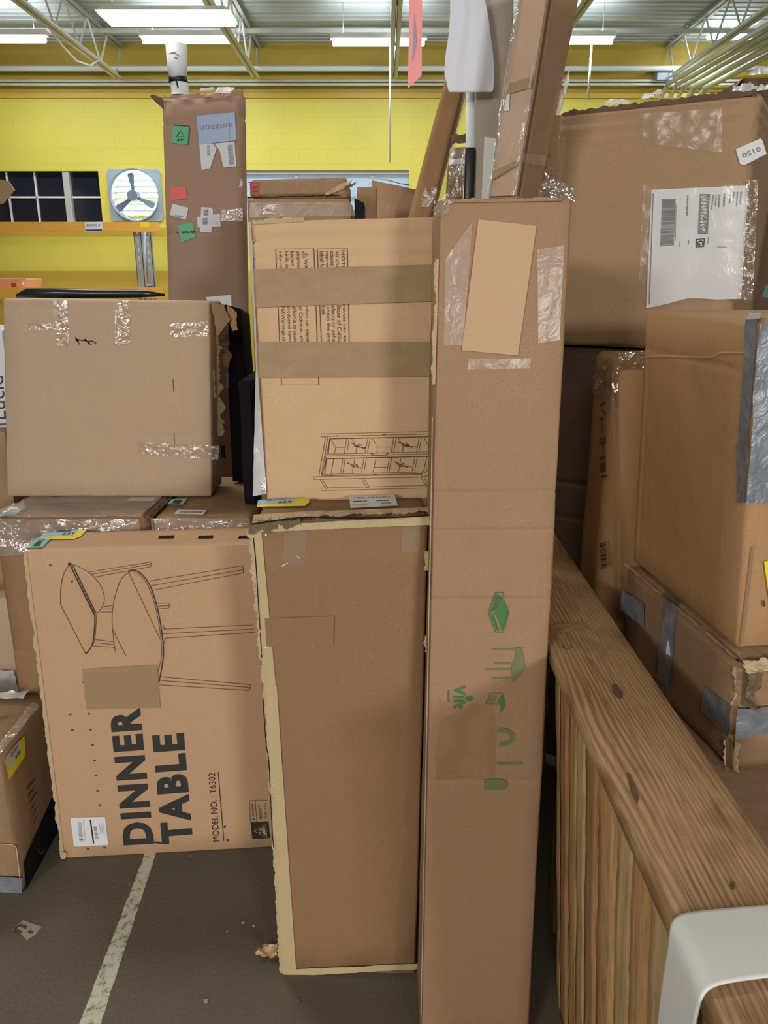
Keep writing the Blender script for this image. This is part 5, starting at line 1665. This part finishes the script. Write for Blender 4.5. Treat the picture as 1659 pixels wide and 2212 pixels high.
# slim wrapped carton standing behind the stack
cS = axbox(0.548, 0.95, 1.86, 2.06, 0, 1.43)
S = carton('slim_wrapped_carton', 'slim upright carton with wrapped shiny corner and printed symbols, behind the duct taped one', 'box', cS, M['kraft_gold'], seed=34, amp=0.003, edge=1.5, e=0.016)
sf = Face((0.548, 1.86, 0), (0.95, 1.86, 0), (0.548, 1.86, 1))
sl = Face((0.548, 1.86, 0), (0.548, 2.06, 0), (0.548, 1.86, 1))
patch('corner_wrap', [sl.pt(1334, 1330, 0.004), sf.pt(1340, 1335, 0.003), sf.pt(1337, 800, 0.003), sl.pt(1326, 800, 0.004)], M['wrap_corner'], S, 5, 50, 0.006, 34, Vector((-0.7, -0.7, 0)), 6)
patch('corner_wrap', [sl.pt(1292, 850, 0.004), sl.pt(1331, 850, 0.004), sl.pt(1331, 772, 0.004), sl.pt(1292, 790, 0.004)], M['wrap_corner'], S, 12, 16, 0.010, 44, Vector((-0.9, -0.4, 0)), 7)
patch('corner_wrap', [sf.pt(1330, 800, 0.003), sf.pt(1390, 796, 0.003), sf.pt(1390, 758, 0.002), sf.pt(1332, 762, 0.002)], M['wrap_corner'], S, 14, 10, 0.010, 44, Vector((0, -1, 0.2)), 8)
lines_px('printed_symbols', sl, [[(1296, 905), (1306, 904)], [(1296, 948), (1310, 946)], [(1301, 912), (1302, 940)], [(1298, 958), (1310, 956)], [(1303, 962), (1305, 985)], [(1298, 990), (1310, 988)], [(1300, 1030), (1312, 1028)], [(1298, 875), (1308, 870)], [(1300, 885), (1308, 893)]], 0.006, M['ink_brown'], S, 0.002)
decal('printed_block', sl, [(1298, 1000), (1302, 999), (1303, 1020), (1299, 1021)], M['ink_brown'], S, 0.002)
decal('printed_block', sl, [(1305, 996), (1309, 995), (1310, 1018), (1306, 1019)], M['ink_brown'], S, 0.002)
bars_px('barcode', sl, [(1297, 1175), (1300, 1230), (1313, 1228), (1310, 1170)], M['ink_brown'], S, 14, 0.002, 7)
# big carton with shipping label, turned towards the left
gl_ = at_y(1205, 246, 2.40)
gr_ = at_y(1642, 199, 2.13)
gn = Vector((-(gr_.y - gl_.y), gr_.x - gl_.x, 0)).normalized()
ZG = at_y(1205, 745, 2.41).z
lb2, rb2 = Vector((gl_.x - 0.01, gl_.y + 0.012, ZG)), Vector((gr_.x - 0.004, gr_.y + 0.012, ZG))
cG = [lb2, rb2, gl_, gr_] + [p + gn * 0.5 for p in (lb2, rb2, gl_, gr_)]
Gx = carton('labelled_carton', 'big brown carton with a large white shipping label and a 0150 sticker', 'box', cG, M['kraft_big'], seed=35, amp=0.003, edge=2.0, e=0.014,
            creases=[(2, 0.955, 0.008, 0.012), (2, 0.91, 0.005, 0.010)])
gf_ = Face(lb2, rb2, gl_)
H = lambda pts: zc(1380, 380, 5.946, pts)
sl_ = slab('shipping_label', gf_, H([(168, 180), (1410, 125), (1318, 1580), (1180, 1582), (1000, 1590), (800, 1575), (620, 1575), (380, 1640), (95, 1700)]), M['paper'], Gx, 0.003, 0.0006, 'large white shipping label')
bars_px('barcode', gf_, H([(305, 300), (280, 905), (455, 890), (480, 300)]), M['ink_grey'], sl_, 34, 0.006, 12, 0.9)
dd = decal('square_code', gf_, H([(790, 235), (920, 235), (890, 748), (765, 745)]), M['ink_grey'], sl_, 0.006)
lines_px('code_specks', gf_, [H([(800 + random.uniform(0, 85) - r * 0.045, 255 + r), (800 + random.uniform(0, 85) - r * 0.045 + 18, 258 + r)]) for r in range(0, 470, 9)], 0.0016, M['paper'], dd, 0.0068)
lines_px('printed_box', gf_, [H([(745, 815), (848, 808), (838, 908), (742, 912), (745, 815)])], 0.003, M['ink'], sl_, 0.006)
text_px('printed_letter', gf_, 'G', H([(755, 835), (755, 893), (835, 893), (838, 825)]), M['ink'], sl_, 0.02, 0.006)
lines_px('label_rule', gf_, [H([(192, 225), (142, 1640)])], 0.0022, M['ink_grey'], sl_, 0.006)
for i, q in enumerate([[(615, 250), (605, 520), (660, 520), (668, 250)], [(635, 820), (630, 910), (665, 910), (668, 820)], [(525, 840), (522, 915), (552, 915), (555, 840)], [(950, 240), (920, 440), (1060, 440), (1060, 240)], [(1080, 230), (1070, 420), (1140, 420), (1150, 230)], [(1165, 210), (1150, 420), (1330, 400), (1350, 200)], [(890, 785), (880, 880), (910, 880), (920, 785)]]):
    textlines_px('printed_print', gf_, H(q), M['ink_grey'], sl_, (1, 1, 1, 3, 1, 4, 1)[i], 0.006, 20 + i, 0.35)
lines_px('label_rule', gf_, [H([(1015, 912), (1135, 912)]), H([(485, 370), (475, 830)])], 0.0014, M['ink_grey'], sl_, 0.006)
patch('label_pouch', [gf_.pt(1396, 662, 0.005), gf_.pt(1602, 650, 0.005), gf_.pt(1618, 398, 0.005), gf_.pt(1408, 410, 0.005)], film('label pouch film', 0.035, (0.95, 0.95, 0.95, 1), 0.2, 14, 0.3, 0.02), Gx, 20, 20, 0.002, 14, gf_.n, 3)
patch('packing_tape', [gf_.pt(1598, 650, 0.006), gf_.pt(1627, 646, 0.006), gf_.pt(1640, 388, 0.006), gf_.pt(1614, 390, 0.006)], M['film_shiny'], Gx, 8, 50, 0.004, 48, gf_.n, 4)
patch('packing_tape', [gf_.pt(1380, 650, 0.003), gf_.pt(1400, 650, 0.003), gf_.pt(1408, 400, 0.003), gf_.pt(1390, 400, 0.003)], M['film'], Gx, 6, 30, 0.002, 40, gf_.n, 5)
patch('packing_tape', [gf_.pt(1390, 310, 0.003), gf_.pt(1560, 330, 0.003), gf_.pt(1560, 236, 0.003), gf_.pt(1390, 246, 0.003)], M['film'], Gx, 24, 14, 0.004, 30, gf_.n, 6)
Kx = lambda pts: zc(1440, 100, 7.374, pts)
s0 = slab('sticker', gf_, Kx([(1105, 1645), (1500, 1470), (1530, 1500), (1595, 1715), (1240, 1900), (1175, 1880)]), M['paper'], Gx, 0.004, 0.0006, 'white sticker numbered 0150')
text_px('sticker_number', gf_, '0150', Kx([(1485, 1595), (1195, 1715), (1235, 1785), (1515, 1670)]), M['ink_grey'], s0, 0.02, 0.006)
ragged('torn_edge', gl_ + Vector((0, -0.004, -0.004)), gl_ + (lb2 - gl_) * 0.55 + Vector((0, -0.004, 0)), Vector((-1, 0.2, 0)), 0.03, M['kraft_plain'], Gx, 26, 0.4, 0.5, gf_.n, 70)
ragged('torn_edge', gl_ + Vector((0.01, -0.004, -0.004)), gr_ + Vector((-0.01, -0.004, -0.004)), Vector((0, 0.2, 1)), 0.012, M['kraft_dark'], Gx, 40, 0.4, 0.4, gf_.n, 71)
for i, (xa, xb, ya) in enumerate(((1306, 1358, 222), (1383, 1412, 209), (1408, 1428, 200))):
    patch('loose_film', [gf_.pt(xa, ya + 6, -0.01), gf_.pt(xb, ya + 2, -0.01), gf_.pt(xb - 2, ya - 9, -0.02), gf_.pt(xa + 6, ya - 8, -0.02)], M['wrap_white'], Gx, 8, 5, 0.012, 46, gf_.n, 72 + i, False, 0.003)
# carton below it; its dark board colour helps out the deep shade
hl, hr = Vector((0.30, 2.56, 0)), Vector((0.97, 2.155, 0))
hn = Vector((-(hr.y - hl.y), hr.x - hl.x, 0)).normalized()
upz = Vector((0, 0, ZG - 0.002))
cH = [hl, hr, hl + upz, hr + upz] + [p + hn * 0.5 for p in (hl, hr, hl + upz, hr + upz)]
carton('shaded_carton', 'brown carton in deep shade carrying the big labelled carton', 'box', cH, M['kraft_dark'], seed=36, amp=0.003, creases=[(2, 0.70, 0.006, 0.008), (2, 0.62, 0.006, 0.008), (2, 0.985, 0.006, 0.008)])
lc = axbox(0.385, 0.540, 2.215, 2.36, 0, 0.82)
hexa_r = carton('crushed_carton', 'crushed brown carton in the dark gap behind the plank', 'box', lc, M['kraft_plain'], seed=37, amp=0.012, edge=3.0, e=0.015)
thin = axbox(0.39, 0.525, 2.49, 2.513, ZG + 0.001, at_y(1190, 335, 2.49).z)
carton('thin_carton', 'thin brown carton edge between the leaning cartons and the big labelled carton', 'box', thin, M['kraft_plain'], seed=47, amp=0.002)
# things at the far right edge
rf = Face(rb2, gr_, rb2 + gn * 0.5)
decal('sticker', rf, [(1644, 640), (1652, 617), (1659, 614), (1661, 645)], M['teal_sticker'], Gx, 0.003, 'teal sticker')
tape_px('packing_tape', rf, [(1645, 446), (1660, 446), (1660, 432), (1645, 432)], M['film_shiny'], Gx, 0.003, 0.003, 6, 6, 80, 40)
tq = Face((0, 3.0, 0), (1, 3.0, 0), (0, 3.0, 1))
tl_ = tq.pt(1608, 166)
xl0 = tq.pt(1570, 205).x
cTop = [Vector((xl0, 3.0, 0)), Vector((1.75, 3.0, 0)), tl_, Vector((1.75, 3.0, tl_.z)), Vector((xl0, 3.34, 0)), Vector((1.75, 3.34, 0)), tl_ + Vector((0, 0.34, 0)), Vector((1.75, 3.34, tl_.z))]
R2 = carton('wrapped_top_carton', 'brown carton with bent flap and plastic shreds at the top right corner', 'box', cTop, M['kraft_dark'], seed=39, amp=0.006, edge=2)
patch('bubble_wrap', [tq.pt(1608, 167, 0.01), tq.pt(1656, 167, 0.01), tq.pt(1650, 152, 0.01), tq.pt(1620, 152, 0.01)], M['wrap_white'], R2, 10, 6, 0.03, 20, tq.n, 81)
ragged('torn_edge', tq.pt(1580, 198, 0.004), tq.pt(1690, 188, 0.004), Vector((0, 0, 1)), 0.02, M['wrap_white'], R2, 16, 0.6, 0.6, tq.n, 82)
patch('bent_flap', [tq.pt(1572, 203, 0.0), tq.pt(1580, 203, -0.05), tq.pt(1610, 164, -0.05), tq.pt(1606, 164, 0.0)], M['torn'], R2, 4, 10, 0.004, 30)

# ================================================================== PLANK-TOPPED WOODEN CRATE
ZT = 0.90
cr = thing('wooden_crate', 'wooden crate with a wide weathered plank on top and rough upright boards', 'crate', (0.41, 1.3, 0))
hexa('top_plank', axbox(0.333, 0.497, 0.34, 2.19, ZT - 0.040, ZT), M['wood_beam'], cr, (6, 60, 2), 0.003, 0.0012, 8, (), 40)
ys = [0.40, 0.50, 0.585, 0.665, 0.745, 0.83, 0.915, 1.00, 1.095, 1.175, 1.235, 1.31, 1.375, 1.42]
for i in range(len(ys) - 1):
    y0, y1 = ys[i] + 0.001, ys[i + 1] - (0.001, 0.004, 0.001, 0.006, 0.001, 0.003, 0.007, 0.001, 0.006, 0.001, 0.005, 0.002, 0.001)[i]
    xo = random.uniform(-0.001, 0.007)
    tw = random.uniform(-0.004, 0.004)
    cB = [(0.398 + xo, y0 - tw, 0), (0.42 + xo, y0 - tw, 0), (0.342 + xo, y0, ZT - 0.041), (0.364 + xo, y0, ZT - 0.041),
          (0.398 + xo, y1 - tw, 0), (0.42 + xo, y1 - tw, 0), (0.342 + xo, y1, ZT - 0.041), (0.364 + xo, y1, ZT - 0.041)]
    hexa('side_board', cB, (M['wood_board'], M['wood_board2'], M['wood_board3'])[(0, 2, 1, 0, 2, 0, 2, 0, 1, 2, 0, 1, 0)[i]], cr, (2, 4, 30), 0.003, 0.003, 9, (), 60 + i, 1.2)
hexa('inner_post', axbox(0.43, 0.48, 0.45, 0.52, 0, ZT - 0.041), M['wood_board2'], cr, (2, 2, 12), 0.003, 0.002)
hexa('inner_post', axbox(0.43, 0.48, 1.60, 1.67, 0, ZT - 0.041), M['wood_board2'], cr, (2, 2, 12), 0.003, 0.002)
hexa('inner_post', axbox(0.43, 0.48, 2.10, 2.17, 0, ZT - 0.041), M['wood_board2'], cr, (2, 2, 12), 0.003, 0.002)
PT = Face((0, 0, ZT), (1, 0, ZT), (0, 1, ZT))
decal('worn_patch', PT, [(1188, 1350), (1262, 1342), (1272, 1357), (1190, 1372)], M['wood_board2'], cr, 0.0006, 'darker worn patch')
lines_px('nail_mark', PT, [curve_px([(1214, 1398), (1224, 1393), (1236, 1398), (1225, 1403), (1214, 1398)], 4)], 0.0014, M['ink_brown'], cr, 0.0008)
for i, q in enumerate([[(1322, 1480), (1332, 1478), (1346, 1498), (1345, 1510), (1333, 1508), (1324, 1496)], [(1352, 1668), (1362, 1672), (1380, 1722), (1376, 1740), (1362, 1712)], [(1578, 1902), (1588, 1908), (1584, 1924), (1576, 1916)]]):
    decal('dark_knot', PT, q, plain('dark wood stain', rgb(104, 84, 62), 0.7) if i == 0 else bpy.data.materials['dark wood stain'], cr, 0.0006)
# white foam band over the plank
fb_ = thing('white_foam_band', 'white foam band folded over the plank at the lower right corner', 'packing foam', (0.41, 0.68, ZT))
prof = [(0.352, 0.42), (0.337, 0.62), (0.326, 0.80), (0.3245, 0.88), (0.3262, 0.898), (0.332, 0.9045), (0.345, 0.907), (0.40, 0.9062), (0.46, 0.906), (0.515, 0.906)]
V, F = [], []
for i, (x, z) in enumerate(prof):
    fy = (0.722, 0.724, 0.715, 0.703, 0.712, 0.718, 0.722, 0.729, 0.735, 0.739)[i]
    ny = (0.640, 0.641, 0.632, 0.622, 0.622, 0.624, 0.629, 0.638, 0.643, 0.645)[i]
    for k in range(7):
        t = k / 6
        V.append((x - 0.0, ny + (fy - ny) * t, z + 0.0015 * sin(t * pi)))
for i in range(len(prof) - 1):
    for k in range(6):
        a = i * 7 + k
        F.append((a, a + 7, a + 8, a + 1))
ob = obj('band', V, F, M['foam'], fb_, True)
md = ob.modifiers.new('s', 'SUBSURF'); md.levels = md.render_levels = 2
md = ob.modifiers.new('t', 'SOLIDIFY'); md.thickness = 0.003; md.offset = 1

# ================================================================== LEFT EDGE: carton on the floor at lower left and cartons behind
fcn = at_z(51, 1927, 0.0)
zt = 0.437
tcn = at_y(1, 1632, fcn.y)
zt = tcn.z
cD = [(fcn.x - 0.55, fcn.y + 0.03, 0), fcn, (tcn.x - 0.55, fcn.y + 0.03, zt), Vector((tcn.x, fcn.y, zt)), (fcn.x - 0.55, 2.06, 0), (fcn.x - 0.012, 2.06, 0), (tcn.x - 0.55, 2.06, zt), (at_z(88, 1516, zt).x, 2.06, zt)]
Dk = carton('low_brown_carton', 'brown carton on the floor at the lower left with a 520 sticker on its side', 'box', cD, M['kraft_plain'], seed=41, amp=0.003, edge=1.5, e=0.008)
dR = Face(cD[1], cD[5], cD[3])
dF = Face(cD[0], cD[1], cD[3])
dT = Face(cD[2], cD[3], cD[6])
E = lambda pts: zc(0, 1420, 4.094, pts)
s_ = decal('sticker', dR, E([(70, 1085), (35, 920), (35, 900), (205, 690), (215, 790), (215, 870)]), M['yellow_sticker'], Dk, 0.003, 'yellow and white sticker numbered 520')
decal('sticker_field', dR, E([(60, 1000), (38, 880), (160, 730), (168, 840)]), M['paper_grey'], s_, 0.004)
text_px('sticker_number', dR, '520', E([(125, 905), (168, 845), (160, 815), (118, 872)]), M['ink'], s_, 0.02, 0.005)
bars_px('barcode', dR, E([(85, 890), (150, 800), (142, 770), (75, 850)]), M['ink_grey'], s_, 14, 0.005, 3)
patch('dark_print_band', [dR.pt(54, 1925, 0.003), Vector((fcn.x - 0.006, 2.055, 0.004)), Vector((fcn.x - 0.004, 2.055, 0.14)), dR.pt(48, 1866, 0.003)], M['soft_black'], Dk, 6, 6, 0.0005, 5, dR.n)
lines_px('printed_ring', dR, [[(86 + 9 * cos(a * pi / 8), 1829 + 13 * sin(a * pi / 8)) for a in range(17)]], 0.004, M['ink_brown'], Dk, 0.005)
for k in range(6):
    textlines_px('printed_print', dR, E([(225 + 12 * k, 1180 + 62 * k), (305 + 4 * k, 1080 + 62 * k), (305 + 4 * k, 1060 + 62 * k), (222 + 12 * k, 1158 + 62 * k)]), M['ink'], Dk, 1, 0.004, k, 0.6)
patch('dark_tape', [dF.pt(-30, 1932, 0.003), dF.pt(50, 1926, 0.003), dF.pt(49, 1893, 0.003), dF.pt(-30, 1889, 0.003)], M['duct'], Dk, 8, 6, 0.003, 30, dF.n, 4)
lines_px('fold_crease', dF, [[(0, 1822), (28, 1824), (36, 1830), (44, 1900)]], 0.003, M['torn'], Dk, 0.002)
text_px('printed_letters', dT, 'color', [(-30, 1556), (20, 1553), (22, 1545), (-28, 1549)], M['ink_brown'], Dk, 0.0, 0.003)
patch('stretch_wrap', [dT.pt(-40, 1520, 0.006), dT.pt(52, 1518, 0.006), dT.pt(68, 1500, 0.006), dT.pt(-40, 1505, 0.006)], M['wrap_white'], Dk, 14, 6, 0.010, 34, Vector((0, 0, 1)), 7)
patch('stretch_wrap', [dT.pt(-20, 1640, 0.004), dT.pt(0, 1640, 0.004), dT.pt(86, 1530, 0.004), dT.pt(70, 1520, 0.004)], M['wrap'], Dk, 6, 24, 0.006, 34, Vector((0, 0, 1)), 8)
# carton half hidden behind it at the left edge
c_ = axbox(-1.75, -1.145, 2.30, 2.75, 0, at_y(20, 1290, 2.30).z)
Lg = carton('greyish_wrapped_carton', 'greyish wrapped carton at the left picture edge behind the low brown one', 'box', c_, M['kraft_grey'], seed=42, amp=0.004)
lg = Face((0, 2.30, 0), (1, 2.30, 0), (0, 2.30, 1))
patch('stretch_wrap', [lg.pt(-60, 1510, 0.006), lg.pt(50, 1500, 0.006), lg.pt(34, 1440, 0.006), lg.pt(-60, 1450, 0.006)], M['wrap_white'], Lg, 20, 14, 0.012, 26, lg.n, 9)
z0 = c_[2][2]
c_ = axbox(-1.75, -1.165, 2.36, 2.75, z0 + 0.002, 1.16)
carton('wrapped_edge_carton', 'brown carton with glossy tape at the left picture edge, under the white printed one', 'box', c_, M['kraft_plain'], seed=43, amp=0.004)
c_ = axbox(-1.75, -1.150, 2.40, 2.75, 1.162, 1.46)
Lw = carton('white_printed_carton', 'white carton with large dark letters, cut by the left picture edge', 'box', c_, M['paper_grey'], seed=44, amp=0.002)
lw = Face((0, 2.40, 0), (1, 2.40, 0), (0, 2.40, 1))
text_px('printed_word', lw, 'Lucid', [(14, 905), (7, 812), (-24, 812), (-18, 905)], M['ink'], Lw, 0.0)
lines_px('printed_rules', lw, [[(-40, 918), (14, 916)], [(-40, 933), (14, 931)]], 0.006, M['ink'], Lw)

# ================================================================== PALLET RACK in front of the yellow wall
rk = thing('pallet_rack', 'pallet rack with an orange beam and grey slotted posts before the yellow wall', 'rack', (-5.0, 10.5, 0))
zb0, zb1 = at_y(150, 501, 10.0).z, at_y(150, 480, 10.0).z
obj('beam', axbox(-9.0, -2.72, 9.97, 10.02, zb0, zb1), BOXF, M['orange_beam'], rk)
obj('beam', axbox(-9.0, -2.72, 9.97, 10.02, 1.40, at_y(250, 621, 10.0).z), BOXF, M['orange_beam'], rk)
obj('beam', axbox(-9.0, -2.72, 10.98, 11.03, zb0, zb1), BOXF, M['ochre'], rk)
obj('deck', axbox(-9.0, -3.4, 10.03, 10.97, 1.44, 1.46), BOXF, M['wood_board'], rk)
xf, xr_ = at_y(302, 560, 10.05).x, at_y(323, 560, 10.95).x


def post(x, y, h):
    w = 0.045
    hw_, hs = 0.010, 0.022
    parts = [(axbox(x - w, x - hw_, y, y + 0.006, 0, h), BOXF), (axbox(x + hw_, x + w, y, y + 0.006, 0, h), BOXF)]
    z = 0.0
    while z < h:
        parts.append((axbox(x - hw_, x + hw_, y, y + 0.006, z, min(h, z + 0.05)), BOXF))
        z += 0.10
    parts.append((axbox(x - w, x - w + 0.006, y, y + 0.07, 0, h), BOXF))
    parts.append((axbox(x + w - 0.006, x + w, y, y + 0.07, 0, h), BOXF))
    v, f = merge(parts)
    return obj('post', v, f, M['rack_grey'], rk)


post(xf, 10.03, 2.30)
post(xr_, 10.93, 2.28)
post(-6.6, 10.03, 2.25)
post(-6.6, 10.93, 2.25)
v, f = tube_mesh([(xf + 0.02, 10.08, 1.62), (xr_ - 0.02, 10.92, 2.25)], 0.022, 6)
obj('brace', v, f, M['rack_grey'], rk)
v, f = tube_mesh([(xf, 10.08, 1.55), (xr_, 10.92, 1.55)], 0.02, 6)
obj('brace', v, f, M['rack_grey'], rk)
rkf = Face((0, 9.97, 0), (1, 9.97, 0), (0, 9.97, 1))
sg = slab('sign', rkf, [(183, 480), (222, 479), (222, 500), (185, 501)], M['paper'], rk, 0.002, 0.002, 'white RACK 3 sign')
text_px('sign_letters', rkf, 'RACK 3', [(188, 489), (216, 488.5), (216, 484), (188, 484.5)], M['ink'], sg, 0.01, 0.006)
lines_px('sign_bar', rkf, [[(186, 497.5), (221, 497)]], 0.020, M['ink_navy'], sg, 0.006)
decal('painted_patch', rkf, [(302, 480), (322, 480), (322, 491), (303, 491)], M['yellow_sticker'], rk, 0.002)
a = at_y(52, 601, 9.99)
c_ = axbox(-5.6, a.x, 9.99, 10.5, 1.53, a.z)
c_ = axbox(-5.6, a.x, 10.04, 10.5, 1.462, at_y(52, 601, 10.04).z)
Pc = carton('peach_carton', 'peach coloured carton with a red label on the far rack at the left', 'box', c_, M['kraft_peach'], seed=45, amp=0.003)
fpch = Face((0, 10.04, 0), (1, 10.04, 0), (0, 10.04, 1))
decal('label', fpch, [(24, 612), (34, 611), (36, 630), (27, 630)], M['ink_red'], Pc, 0.004, 'red label')
patch('loose_film', [fpch.pt(50, 616, 0.01), fpch.pt(57, 612, 0.01), fpch.pt(57, 606, 0.01), fpch.pt(51, 607, 0.01)], M['wrap_white'], Pc, 4, 4, 0.02, 20)
# carton with an open flap on the rack's upper level, outside the left picture edge
c_ = axbox(-6.2, at_y(-6, 420, 9.9).x - 0.55, 9.95, 10.6, zb1, 3.05)
Fc = carton('open_flap_carton', 'tan torn carton flap poking in at the left edge over the dark window', 'box', c_, M['kraft_big'], seed=46, amp=0.004)
ff = Face((0, 9.9, 0), (1, 9.9, 0), (0, 9.9, 1))
V, F = [], []
slab('torn_flap', ff, [(-60, 372), (10, 390), (20, 392), (33, 411), (24, 420), (8, 440), (-60, 452)], M['kraft_big'], Fc, 0.0, 0.02)
